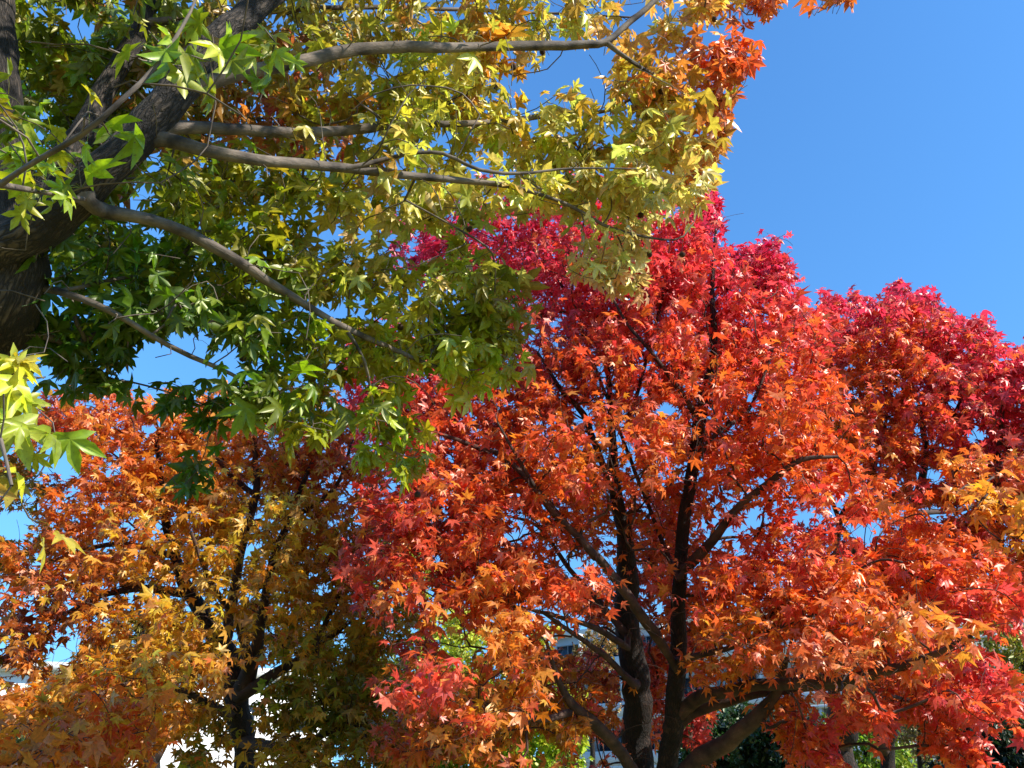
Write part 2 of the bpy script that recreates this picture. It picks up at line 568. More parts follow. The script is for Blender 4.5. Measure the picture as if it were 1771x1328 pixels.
def tree_leaves(t, n_leaf, size, anchors, spread=0.5, droop=0.5, templates=STAR_FAR, mat=M_LEAF, petiole=0.07, petw=0.0008,
                jit=0.18, keepf=None, name='foliage', sizevar=0.28, mixp=2.4, sunface=0.15, reach=3.4, clear=0, stray=0.07):
    P, D, K = [], [], []
    for ci, ids in enumerate(t.clusters):
        m = RNG.poisson(n_leaf)
        if m < 1: continue
        q = t.pos[ids]
        L = len(ids) - 1
        tt = L - np.minimum(np.abs(RNG.normal(0, reach, m)), L)
        i0 = np.clip(np.floor(tt).astype(int), 0, L - 1); fr = (tt - i0)[:, None]
        P.append(q[i0] * (1 - fr) + q[i0 + 1] * fr)
        D.append(np.repeat(norm(q[-1] - q[-2])[None], m, 0)); K.append(np.full(m, ci))
    B = np.concatenate(P); D = np.concatenate(D); K = np.concatenate(K)
    n = len(B)
    rad = norm(RNG.normal(0, 1, (n, 3)))
    rad = norm(rad - D * np.sum(rad * D, 1, keepdims=True) * 0.7)
    pet = norm(D * RNG.uniform(0.1, 0.8, (n, 1)) + rad * 0.9 + np.array([0, 0, -0.15]))
    Pb = B + pet * petiole * RNG.uniform(0.5, 1.4, (n, 1))
    dr = RNG.uniform(0.0, 2.0, (n, 1)) * droop
    T = norm(pet * 0.8 + RNG.normal(0, 0.3, (n, 3)) + np.array([0, 0, -1.0]) * dr)
    N = norm(np.array([0, 0, 0.9]) + SUN * sunface + norm(RNG.normal(0, 1, (n, 3))) * spread * RNG.uniform(0.3, 1.9, (n, 1)))
    S = size * np.exp(RNG.normal(0, sizevar, n))
    # pigment: nearest anchor colours win, mixed leaf by leaf and twig by twig
    A = np.array([at(a[0], a[1], a[2]) for a in anchors]); AC = np.array([lin(a[3]) for a in anchors])
    d2 = np.sum((Pb[:, None] - A[None]) ** 2, -1) + 0.05
    wgt = d2 ** (-mixp / 2 * 1.3)
    wgt = np.cumsum(wgt / wgt.sum(1, keepdims=True), 1)
    twig_r = RNG.random(len(t.clusters))[K]
    rr = np.where(RNG.random(n) < 0.55, twig_r, RNG.random(n))
    pick = np.minimum((rr[:, None] > wgt).sum(1), len(anchors) - 1)
    C = AC[pick]
    st = RNG.random(n) < stray
    pick = np.where(st, RNG.integers(0, len(anchors), n), pick)
    soft = np.diff(np.concatenate([np.zeros((n, 1)), wgt], 1), axis=1) @ AC
    C = np.where(st[:, None], 0.5 * C + 0.5 * soft, 0.6 * C + 0.4 * soft)
    C = C * np.exp(RNG.normal(0, jit, (n, 1))) * np.exp(RNG.normal(0, jit * 0.6, (n, 3)))
    if keepf is not None:
        k = keepf(Pb + T * S[:, None] * 0.5)
        if clear: k &= airy(t, Pb + T * S[:, None] * 0.5, clear)
        Pb, T, N, S, C, B = Pb[k], T[k], N[k], S[k], C[k], B[k]
    return build_leaves(name, Pb, T, N, S, C, templates, mat, t.root, B, petw)


def seed_ball_mesh():
    V = []
    g = (1 + 5 ** 0.5) / 2
    n = 90
    k = np.arange(n) + 0.5
    ph = np.arccos(1 - 2 * k / n); th = math.pi * (1 + 5 ** 0.5) * k
    d = np.stack([np.cos(th) * np.sin(ph), np.sin(th) * np.sin(ph), np.cos(ph)], 1)
    Vs, Fs, off = [], [], 0
    # core as a lat-long ball
    core = []
    for i in range(7):
        for j in range(10):
            a, b = math.pi * i / 6, 2 * math.pi * j / 10
            core.append((math.sin(a) * math.cos(b) * 0.82, math.sin(a) * math.sin(b) * 0.82, math.cos(a) * 0.82))
    q = [(i * 10 + j, i * 10 + (j + 1) % 10, (i + 1) * 10 + (j + 1) % 10, (i + 1) * 10 + j) for i in range(6) for j in range(10)]
    tri = []
    for a, b, c, e in q:
        tri += [(a, b, c), (a, c, e)]
    Vs.append(np.array(core)); Fs.append(np.array(tri)); off = 70
    for v in d:
        a = np.cross(v, [0.3, 0.5, 0.8]); a /= np.linalg.norm(a); b = np.cross(v, a)
        Vs.append(np.array([v * 0.75 + a * 0.13, v * 0.75 - a * 0.07 + b * 0.11, v * 0.75 - a * 0.07 - b * 0.11, v * 1.18]))
        Fs.append(np.array([(0, 1, 3), (1, 2, 3), (2, 0, 3)]) + off); off += 4
    return np.concatenate(Vs), np.concatenate(Fs)


SB_V, SB_F = seed_ball_mesh()
_sb = {}


def seed_ball(t, px, py, d, r=0.017, length=0.05):
    p = at(px, py, d)
    if r not in _sb:
        me = mesh_np('seed_ball', SB_V * r, [SB_F]); me.materials.append(M_SEED); _sb[r] = me
    o = bpy.data.objects.new('seed_ball', _sb[r]); COL.objects.link(o)
    o.parent = t.root
    o.location = Vector(p) - Vector(t.root.location)
    i = int(np.argmin(np.sum((t.pos[:t.n] - (p + np.array([0, 0, length]))) ** 2, 1)))
    a = t.pos[i]
    tb = Tubes()
    top = p + np.array([0, 0, r * 0.9])
    c = np.array([p[0], p[1], max(a[2], p[2] + length)]) * 0.6 + a * 0.4
    ts = np.linspace(0, 1, 8)[:, None]
    tb.tube((1 - ts) ** 2 * a + 2 * ts * (1 - ts) * c + ts ** 2 * top, np.full(8, 0.0013), 4)
    s_ = tb.build('stem', t.barks[1], None)
    s_.parent = o
    s_.matrix_parent_inverse.translation = -Vector(p)
    return o


# ================================================================== SETTING
def ground():
    n = 120
    g = np.concatenate([-np.geomspace(900, 0.5, n // 2), np.geomspace(0.5, 900, n // 2)])
    X, Y = np.meshgrid(g, g)
    Z = 0.04 * np.sin(X * 0.7) * np.cos(Y * 0.5) * (np.hypot(X, Y) < 60)
    V = np.stack([X.ravel(), Y.ravel(), Z.ravel() - 0.02], 1)
    i = np.arange(n - 1)[:, None] * n; j = np.arange(n - 1)[None]
    F = np.stack([i + j, i + j + 1, i + n + j + 1, i + n + j], -1).reshape(-1, 4)
    o = link_mesh('ground', mesh_np('ground', V, [F], True), plain_mat('dry_lawn', (128, 116, 66), 0.95, 0.3, 1.3, 0.3, c2=(114, 115, 48)))
    tag(o, 'flat park lawn of short dry grass under the trees', 'ground', None, 'structure')


ground()


def box_mesh(name, boxes):
    """boxes: list of (origin, ux, uy, uz) parallelepipeds"""
    V, F = [], []
    for k, (o, a, b, c) in enumerate(boxes):
        o, a, b, c = map(np.asarray, (o, a, b, c))
        V += [o, o + a, o + a + b, o + b, o + c, o + a + c, o + a + b + c, o + b + c]
        q = 8 * k
        F += [(q, q + 3, q + 2, q + 1), (q + 4, q + 5, q + 6, q + 7), (q, q + 1, q + 5, q + 4), (q + 1, q + 2, q + 6, q + 5),
              (q + 2, q + 3, q + 7, q + 6), (q + 3, q, q + 4, q + 7)]
    return mesh_np(name, np.array(V, float), [np.array(F)])


M_WALL_GREY = plain_mat('pale_grey_concrete', (176, 184, 192), 0.85, 0.12, 0.5)
M_WALL_WHITE = plain_mat('white_render', (236, 234, 230), 0.8, 0.06, 0.6)
M_SLAB = plain_mat('balcony_concrete', (196, 198, 198), 0.85, 0.15, 0.8)
M_GLASS = plain_mat('dark_window_glass', (40, 48, 58), 0.08, 0.3, 0.4)
M_FRAME = plain_mat('aluminium_frame', (120, 124, 128), 0.4, 0.1, 2)
M_ROOF = plain_mat('pale_roof', (206, 204, 200), 0.8, 0.2, 1)


def building(name, p0, p1, h, depth, floors, bays, wallm, label, balconies=True, win=(0.5, 0.5)):
    p0 = np.array([*p0, 0.0]); p1 = np.array([*p1, 0.0])
    L = np.linalg.norm(p1 - p0); u = (p1 - p0) / L
    nrm = np.array([u[1], -u[0], 0])            # towards the viewer when p0 is left of p1
    root = tag(empty(name, p0), label, 'building')
    z = np.array([0, 0, 1.0])
    wall = link_mesh('wall', box_mesh('wall', [(p0, u * L, -nrm * depth, z * h)]), wallm, root)
    roof = link_mesh('roof', box_mesh('roof', [(p0 - u * .4 + nrm * .4 + z * h, u * (L + .8), -nrm * (depth + .8), z * 0.45)]), M_ROOF, root)
    fh = h / floors; bw = L / bays
    for fl in range(floors):
        for b in range(bays):
            o = p0 + u * (b * bw + bw * (1 - win[0]) / 2) + z * (fl * fh + fh * 0.3) + nrm * 0.003
            wv, hv = bw * win[0], fh * win[1]
            fr = link_mesh('window', box_mesh('window', [
                (o + nrm * 0.0, u * wv, nrm * 0.06, z * 0.07), (o + z * (hv - 0.07), u * wv, nrm * 0.06, z * 0.07),
                (o + z * 0.07, u * 0.07, nrm * 0.06, z * (hv - 0.14)), (o + z * 0.07 + u * (wv - 0.07), u * 0.07, nrm * 0.06, z * (hv - 0.14)),
                (o + z * 0.07 + u * (wv / 2 - 0.035), u * 0.07, nrm * 0.06, z * (hv - 0.14))]), M_FRAME, root)
            pane = link_mesh('pane', box_mesh('pane', [(o + u * 0.07 + z * 0.07, u * (wv / 2 - 0.105), nrm * 0.03, z * (hv - 0.14)),
                                                       (o + u * (wv / 2 + 0.035) + z * 0.07, u * (wv / 2 - 0.105), nrm * 0.03, z * (hv - 0.14))]), M_GLASS, None)
            pane.parent = fr
        if balconies:
            o = p0 + z * (fl * fh) + nrm * 0.003
            link_mesh('balcony', box_mesh('balcony', [(o, u * L, nrm * 1.3, z * 0.2), (o + nrm * 1.2 + z * 0.2, u * L, nrm * 0.1, z * 1.0)]
                      + [(o + u * (b * bw - 0.08) + z * 0.2, u * 0.16, nrm * 1.197, z * (fh - 0.2)) for b in range(1, bays)]), M_SLAB, root)
    return root


building('apartment_building', (3.2, 68), (44, 38), 13.2, 12, 4, 14, M_WALL_GREY,
         'long pale grey apartment block with balcony bands behind the red trees', True, (0.6, 0.52))
building('white_building', (-36, 37), (-9.0, 43), 6.9, 10, 2, 9, M_WALL_WHITE,
         'bright white low building glimpsed under the orange tree at lower left', False, (0.4, 0.34))

# ================================================================== TREES
LEAF_AREA = 0.62 * 0.061 ** 2

# ---- red sweetgum in the middle ---------------------------------------------------
red = Tree('red_sweetgum_tree', at(1130, 1330, 7.4) * np.array([1, 1, 0]),
           'tall crimson and orange sweetgum with twin dark stems in the middle of the photo', 'tree', None, (M_BARK_DARK, M_BARK_DARKB))
b = at(1125, 1420, 7.3)
red.limb([('w', b[0], b[1] + .1, -0.1, .22), ('w', b[0], b[1] + .05, 0.5, .16), (1117, 1328, 7.3, 50), (1106, 1210, 7.35, 49), (1091, 1110, 7.4, 44), (1085, 1010, 7.5, 38), (1078, 930, 7.6, 28),
          (1064, 850, 7.7, 22), (1060, 760, 7.9, 14), (1052, 640, 8.2, 8)], 'trunk', 0, 18, 0.015)
red.limb([(1122, 1440, 7.2, 40), (1145, 1328, 7.1, 34), (1158, 1220, 7.0, 33), (1168, 1110, 7.0, 28), (1176, 1000, 7.0, 23), (1183, 900, 7.1, 22), (1199, 810, 7.2, 21), (1212, 735, 7.4, 23),
          (1224, 665, 7.6, 17), (1236, 600, 7.8, 12), (1232, 500, 8.1, 8), (1238, 400, 8.4, 5)], 'trunk', 0, 16, 0.015)
LR = [
    [(1212, 735, 7.4, 15), (1178, 678, 7.3, 13), (1125, 605, 7.3, 9), (1085, 560, 7.4, 7), (1040, 480, 7.5, 4)],
    [(1186, 985, 7.0, 22), (1235, 935, 6.8, 21), (1280, 875, 6.6, 18), (1330, 835, 6.5, 16), (1385, 795, 6.4, 12), (1450, 790, 6.4, 7)],
    [(1200, 800, 7.2, 12), (1245, 745, 7.3, 11), (1295, 712, 7.5, 8), (1340, 600, 7.7, 6)],
    [(1172, 1145, 7.0, 16), (1215, 1130, 6.6, 14), (1265, 1118, 6.3, 12), (1330, 1090, 6.0, 8), (1420, 1060, 5.6, 5)],
    [(1156, 1262, 7.12, 30), (1180, 1228, 7.08, 30), (1220, 1203, 6.85, 29), (1300, 1190, 6.35, 27), (1420, 1183, 5.6, 27), (1510, 1168, 5.3, 24), (1592, 1142, 5.0, 17), (1680, 1100, 4.7, 9)],
    [(1156, 1275, 7.15, 26), (1190, 1235, 7.1, 24), (1245, 1215, 7.0, 23), (1330, 1195, 6.9, 20), (1470, 1190, 7.0, 14), (1600, 1220, 7.1, 8)],
    [(1150, 1400, 7.1, 44), (1200, 1322, 6.9, 42), (1262, 1282, 6.7, 38), (1312, 1238, 6.5, 34), (1345, 1195, 6.4, 24), (1360, 1140, 6.3, 12)],
    [(1170, 1160, 7.0, 24), (1120, 1075, 6.8, 24), (1060, 992, 6.6, 21), (1005, 930, 6.5, 18), (950, 880, 6.5, 13), (900, 800, 6.5, 8), (860, 730, 6.6, 5)],
    [(1085, 1100, 7.4, 16), (1035, 1040, 7.6, 14), (985, 985, 7.8, 11), (930, 910, 8.0, 8), (870, 890, 8.2, 5)],
    [(1085, 1120, 7.3, 15), (1030, 1085, 6.9, 13), (970, 1068, 6.6, 10), (880, 1045, 6.2, 6)],
    [(1100, 1185, 7.3, 17), (1055, 1140, 7.0, 14), (1000, 1100, 6.7, 11), (940, 1060, 6.5, 7)],
    [(1130, 1400, 7.2, 34), (1085, 1318, 6.9, 30), (1035, 1262, 6.7, 27), (992, 1225, 6.5, 22), (965, 1180, 6.4, 14), (945, 1110, 6.3, 8)],
    [(992, 1228, 6.5, 17), (940, 1243, 6.2, 14), (870, 1225, 5.8, 9), (780, 1200, 5.4, 6)],
    [(1060, 850, 7.7, 14), (1008, 716, 7.9, 15), (975, 680, 7.9, 10), (930, 610, 8.0, 6)],
    [(1030, 965, 6.6, 12), (890, 805, 6.8, 13), (830, 775, 6.9, 11), (735, 742, 7.0, 6)],
    [(1085, 720, 8, 12), (1100, 690, 8.1, 10), (1150, 500, 8.5, 6)],
    [(1176, 1000, 7, 14), (1130, 900, 7.8, 10), (1000, 560, 9, 6)],
]
for q in LR:
    red.limb([(a, b_, c - 0.15, d * 0.77) for a, b_, c, d in q], 'limb', 1, 10, 0.04)
SKYLINE_RED = [(0, 250), (560, 250), (640, 300), (900, 262), (1180, 300), (1208, 305), (1246, 318), (1254, 395), (1268, 425), (1290, 408), (1310, 400),
               (1345, 388), (1368, 400), (1384, 480), (1405, 520), (1430, 545), (1771, 560), (2400, 560)]
PR = [(1130, 1000, 60, 60, 8.6, .5, 1.6), (1160, 930, 60, 50, 8.6, .5, 1.3), (1010, 560, 60, 60, 8.8, .4, 1.0), (1225, 360, 32, 60, 8.6, .4, 1.6), (1328, 468, 56, 62, 8.4, .7, 1.2), (1290, 450, 40, 40, 8.5, .6, 1.0), (1385, 540, 44, 60, 8.2, .5, 1.5), (1430, 580, 50, 50, 8.6, .5, 1.5),
    
    (1215, 400, 42, 85, 8.6, .9, 1.5), (1210, 500, 75, 110, 8.2, 1.3, 2.0), (1330, 470, 44, 70, 8.4, .9, 1.9), (1130, 480, 90, 130, 8.1, 1.2, 1.7),
    (1010, 450, 130, 150, 8.4, 1.2, 1.4), (860, 420, 140, 110, 8.8, 1.0, 1.1), (720, 420, 70, 70, 8.8, .8, 0.8),
    (1320, 590, 110, 90, 7.8, 1.4, 2.0), (1130, 620, 150, 100, 7.4, 1.3, 1.7), (960, 620, 150, 110, 7.8, 1.2, 1.3),
    (1260, 700, 190, 120, 7.2, 1.5, 1.5), (1000, 760, 190, 100, 6.8, 1.4, 1.7), (760, 740, 170, 110, 7.6, 1.3, 1.7), (680, 640, 100, 90, 8.2, .9, 1.4),
    (830, 860, 210, 90, 6.6, 1.3, 1.9), (1080, 880, 150, 90, 8.0, 1.2, 1.2), (1340, 830, 170, 100, 6.8, 1.2, 1.3),
    (760, 960, 170, 90, 6.3, 1.2, 1.9), (900, 980, 130, 80, 6.2, 1.1, 1.2), (1250, 1000, 120, 70, 6.4, 1.0, 1.6), (1380, 980, 110, 90, 6.3, 1.1, 1.6),
    (1010, 1010, 75, 45, 5.6, .5, 1.6), (900, 1060, 170, 60, 6.0, 1.0, 1.2), (820, 1180, 170, 60, 5.6, .9, 1.3), (740, 1160, 95, 50, 4.9, .5, .8),
    (960, 1190, 120, 60, 7.2, 1.0, 1.4), (850, 1100, 60, 40, 5.0, .4, 1.3), (1030, 1170, 60, 50, 7.6, .9, 0.6),
    (1290, 1090, 130, 60, 6.0, .9, 1.7), (1480, 1080, 130, 70, 5.4, .8, 1.8), (1570, 1070, 100, 60, 4.6, .6, 1.0), (1400, 1140, 90, 50, 4.9, .6, 1.2),
    (1250, 1160, 90, 45, 6.4, .6, 1.4), (1650, 1170, 110, 60, 5.6, .8, 2.4), (1560, 1210, 130, 40, 6.2, .7, 1.3), (1740, 1200, 50, 36, 5.4, .5, 1.2),
    (1400, 1230, 100, 45, 6.4, .7, 1.4), (1215, 1260, 40, 50, 7.2, .5, 1.5), (1395, 1290, 50, 60, 5.9, .5, 1.6), (1500, 1240, 50, 60, 5.6, .4, 1.4),
    (1620, 1260, 50, 60, 5.7, .5, 1.7), (1680, 1310, 40, 40, 5.4, .4, 1.4), (1430, 1300, 50, 40, 5.9, .4, 1.2), (900, 1250, 160, 40, 6.3, .7, 1.7), (760, 1270, 120, 50, 6.4, .7, 1.5), (1125, 1180, 50, 110, 8.6, .5, 1.6), (1030, 1040, 60, 40, 8.6, .6, 1.0), (1190, 1080, 50, 80, 8.4, .5, 1.4),
    (1120, 770, 120, 80, 6.2, .7, 0.6), (1390, 740, 90, 80, 7.6, 1.0, 1.0), (1560, 960, 120, 90, 6.5, 1.0, 1.6), (1660, 1010, 110, 80, 6.2, 1.0, 1.5),
    (1000, 1275, 120, 40, 7.6, .8, 0.7),
]
H_RED = [(1000, 715, 22, 18), (1060, 610, 0.1, 0.1), (990, 975, 26, 22), (1150, 705, 22, 16), (1140, 1045, 14, 20), (1300, 900, 22, 24), (1385, 900, 20, 18),
         (1500, 920, 40, 22), (990, 1112, 40, 28), (1045, 1105, 22, 20), (905, 925, 24, 18), (1400, 530, 0.1, 0.1), (1270, 1255, 56, 40), (1480, 1290, 40, 44), (1570, 1290, 36, 44),
         (800, 1120, 60, 22), (930, 1290, 50, 26), (1310, 1290, 30, 36), (885, 925, 20, 14), (1150, 800, 14, 12), (960, 560, 14, 14), (1450, 880, 22, 14), (1020, 1300, 30, 34), (780, 790, 18, 12)]
pts = puff_points(PR, LEAF_AREA, 5)
pts = pts[drop(pts, H_RED, [(x, y + 10) for x, y in SKYLINE_RED])]
red.spurs(420, .25, .7)
red.grow(pts)
red.twigs()
AR = [(1215, 360, 8.6, (224, 56, 92)), (1335, 450, 8.4, (224, 59, 96)), (1200, 520, 8.0, (250, 79, 84)), (1320, 600, 7.8, (250, 92, 84)), (1000, 450, 8.4, (228, 59, 90)),
      (720, 430, 8.8, (224, 56, 104)), (880, 560, 8.4, (238, 74, 88)), (1120, 620, 7.4, (250, 90, 78)), (960, 700, 7.2, (242, 95, 56)), (1250, 720, 7.0, (250, 101, 44)),
      (1000, 780, 6.6, (250, 148, 50)), (820, 760, 7.2, (242, 99, 60)), (670, 660, 8.2, (234, 79, 104)), (680, 780, 7.8, (240, 86, 96)), (1100, 830, 6.8, (250, 128, 44)),
      (840, 880, 6.6, (236, 99, 54)), (720, 960, 6.3, (214, 72, 68)), (900, 960, 6.3, (232, 99, 38)), (1340, 820, 6.8, (250, 115, 44)), (1400, 950, 6.4, (234, 81, 80)),
      (1010, 1000, 5.6, (250, 115, 74)), (900, 1080, 5.8, (242, 119, 42)), (700, 1080, 6.0, (206, 74, 68)), (730, 1160, 4.7, (250, 94, 74)), (830, 1200, 5.6, (228, 155, 40)), (850, 1090, 5.0, (250, 159, 64)),
      (960, 1200, 7.2, (214, 132, 40)), (1250, 1010, 6.4, (250, 106, 64)), (1200, 960, 6.5, (250, 101, 84)), (1290, 1100, 6.0, (242, 155, 44)), (1480, 1060, 5.4, (248, 119, 40)),
      (1580, 1060, 4.2, (250, 141, 58)), (1540, 1110, 4.2, (240, 140, 54)), (1400, 1140, 4.9, (250, 135, 80)), (1650, 1170, 5.6, (244, 81, 84)), (1740, 1200, 5.4, (250, 93, 80)), (1560, 1210, 6.2, (234, 115, 38)),
      (1400, 1240, 6.4, (230, 132, 38)), (1210, 1260, 7.2, (200, 70, 66)), (1370, 1300, 5.9, (242, 119, 38)), (1440, 1310, 5.9, (224, 68, 92)), (1510, 1240, 5.6, (242, 93, 60)), (1640, 1280, 5.7, (240, 106, 48)),
      (900, 1270, 6.3, (198, 144, 36)), (1250, 1180, 6.5, (232, 137, 40)), (1450, 740, 7.4, (250, 115, 48)), (1600, 960, 6.3, (250, 119, 46)), (1050, 1180, 7.6, (208, 90, 74))]
keep_red = lambda P: drop(P, [(a, b_, rx * .8, ry * .8) for a, b_, rx, ry in H_RED], SKYLINE_RED)
tree_leaves(red, 5, 0.060, AR, clear=8, keepf=keep_red, droop=0.35, spread=0.85, sunface=0.05)

# ---- red sweetgum on the right ----------------------------------------------------
rt = Tree('red_sweetgum_tree', at(1462, 1330, 9.6) * np.array([1, 1, 0]),
          'rounded crimson topped sweetgum at the right edge with a forked dark trunk', 'tree', None, (M_BARK_DARK, M_BARK_DARKB))
b = at(1458, 1420, 9.6)
rt.limb([('w', b[0], b[1], -0.1, .25), (1460, 1328, 9.6, 44), (1472, 1270, 9.6, 32), (1482, 1200, 9.6, 27), (1500, 1100, 9.5, 24), (1540, 990, 9.4, 20), (1565, 920, 9.4, 16), (1600, 800, 9.3, 12), (1590, 700, 9.3, 8)], 'trunk', 0, 14, .015)
for q in [
    [(1462, 1300, 9.6, 28), (1447, 1262, 9.7, 26), (1444, 1200, 9.8, 20), (1440, 1060, 9.6, 14), (1452, 900, 9.3, 11), (1500, 840, 9.0, 9), (1535, 720, 8.8, 5)],
    [(1452, 905, 9.3, 8), (1432, 830, 9.2, 6), (1440, 700, 9.2, 4)],
    [(1540, 990, 9.4, 16), (1660, 1040, 8.6, 16), (1725, 1010, 8.2, 12), (1730, 900, 8.0, 11), (1727, 800, 8.0, 9), (1735, 700, 8.0, 6)],
    [(1600, 800, 9.3, 8), (1660, 700, 9.0, 6), (1690, 600, 8.9, 4)],
    [(1565, 920, 9.4, 12), (1500, 1000, 8.6, 9), (1470, 930, 8.2, 6)],
    [(1725, 1010, 8.2, 9), (1800, 900, 7.8, 8), (1830, 760, 7.8, 5)],
    [(1575, 890, 9.4, 10), (1700, 860, 10.2, 7), (1760, 700, 10.4, 5)],
]:
    rt.limb(q, 'limb', 1, 9, .03)
SKY_RT = [(0, 480), (1400, 545), (1412, 520), (1420, 492), (1445, 492), (1452, 520), (1470, 500), (1500, 502), (1530, 512), (1540, 480), (1570, 482), (1580, 506), (1605, 510), (1616, 488), (1635, 520),
          (1655, 545), (1700, 545), (1722, 560), (1740, 590), (1771, 590), (2400, 800)]
PT = [(1480, 578, 90, 95, 9.0, 1.0, 2.0), (1570, 548, 80, 80, 9.2, 1.2, 2.0), (1660, 606, 100, 90, 9.0, 1.2, 2.0), (1760, 650, 70, 60, 8.6, .8, 1.6), (1560, 700, 150, 100, 8.6, 1.3, 1.9), (1740, 700, 110, 110, 8.4, 1.4, 1.9),
      (1700, 800, 120, 80, 8.0, 1.2, 1.6), (1470, 760, 110, 80, 8.6, 1.0, 1.3), (1600, 860, 150, 70, 8.2, 1.2, 1.3), (1740, 880, 100, 90, 7.6, 1.2, 1.7), (1480, 960, 110, 70, 8.6, 1.0, 1.3), (1700, 970, 120, 70, 7.6, 1.0, 1.5),
      (1600, 1040, 140, 50, 8.4, 1.0, 0.9), (1820, 760, 100, 160, 8.0, 1.4, 1.5), (1434, 515, 22, 20, 9.0, .3, 1.2), (1550, 500, 22, 20, 9.2, .3, 1.2), (1616, 510, 20, 24, 9.2, .3, 1.2), (1700, 800, 90, 60, 6.4, .6, .6), (1760, 880, 70, 70, 5.2, .6, .8)]
H_RT = [(1450, 800, 18, 14), (1690, 750, 24, 20), (1650, 700, 14, 10), (1620, 770, 0.1, 0.1), (1620, 820, 30, 12), (1500, 920, 46, 28), (1700, 660, 10, 8), (1470, 635, 12, 10), (1740, 620, 14, 12)]
pts = puff_points(PT, LEAF_AREA, 5)
pts = pts[drop(pts, H_RT, [(x, y + 6) for x, y in SKY_RT])]
rt.spurs(160, .25, .6)
rt.grow(pts)
rt.twigs()
AT = [(1480, 560, 9.0, (232, 68, 98)), (1570, 540, 9.2, (218, 56, 92)), (1660, 580, 9.0, (220, 61, 96)), (1740, 650, 8.4, (232, 68, 90)), (1500, 640, 8.8, (250, 132, 52)), (1560, 680, 8.6, (250, 115, 46)),
      (1640, 680, 8.6, (242, 90, 84)), (1450, 760, 8.6, (250, 150, 52)), (1540, 760, 8.6, (232, 86, 82)), (1600, 840, 8.2, (250, 124, 48)), (1680, 780, 8.0, (224, 68, 86)), (1740, 780, 8.0, (218, 65, 86)), (1700, 830, 5.8, (250, 137, 56)), (1760, 880, 5.4, (250, 166, 56)),
      (1740, 900, 7.6, (250, 137, 48)), (1480, 960, 8.6, (232, 70, 86)), (1700, 980, 7.6, (240, 94, 42)), (1600, 1040, 8.4, (218, 101, 40)), (1820, 700, 8, (228, 70, 94))]
tree_leaves(rt, 5, 0.061, AT, clear=5, droop=0.35, spread=0.85, sunface=0.05, keepf=lambda P: drop(P, [(a, b_, rx * .8, ry * .8) for a, b_, rx, ry in H_RT], SKY_RT))

# ---- orange and yellow sweetgum on the left ------------------------------------------
og = Tree('golden_sweetgum_tree', at(408, 1330, 8.2) * np.array([1, 1, 0]),
          'spreading orange and golden yellow sweetgum at the lower left with a thick black trunk', 'tree', None, (M_BARK_DARK, M_BARK_DARKB))
b = at(410, 1420, 8.2)
og.limb([('w', b[0], b[1], -0.1, .27), (412, 1328, 8.2, 38), (408, 1260, 8.2, 42), (402, 1200, 8.2, 42), (385, 1130, 8.3, 34), (330, 1030, 8.5, 24), (300, 960, 8.6, 18), (280, 860, 8.8, 12), (270, 760, 9.0, 7)], 'trunk', 0, 14, .015)
for q in [
    [(405, 1210, 8.2, 34), (432, 1160, 8.1, 26), (455, 1080, 8.1, 18), (470, 980, 8.2, 14), (500, 900, 8.4, 11), (540, 800, 8.7, 7)],
    [(432, 1165, 8.1, 20), (412, 1080, 7.7, 15), (370, 1020, 7.3, 10), (330, 920, 7.0, 6)],
    [(415, 1200, 8.1, 22), (480, 1160, 8.0, 18), (540, 1125, 8.0, 13), (600, 1080, 7.9, 7)],
    [(385, 1130, 8.3, 20), (420, 950, 8.6, 16), (445, 850, 8.8, 13), (440, 760, 9.0, 8)],
    [(330, 1030, 8.5, 16), (230, 1020, 8.0, 12), (150, 1040, 7.5, 8), (60, 1100, 7.0, 5)],
    [(300, 960, 8.6, 12), (200, 940, 8.6, 9), (90, 970, 8.4, 6)],
    [(445, 860, 8.8, 10), (400, 820, 9.0, 9), (330, 740, 9.3, 5)],
    [(540, 1125, 8.0, 9), (620, 960, 8.4, 8), (650, 860, 8.6, 5)],
    [(500, 900, 8.4, 9), (580, 840, 8.6, 7), (610, 760, 8.8, 5)],
    [(405, 1240, 8.2, 18), (330, 1200, 7.2, 14), (230, 1180, 6.2, 9), (120, 1230, 5.6, 6)],
    [(412, 1280, 8.2, 20), (500, 1290, 7.6, 16), (620, 1250, 7.2, 8)],
]:
    og.limb(q, 'limb', 1, 9, .03)
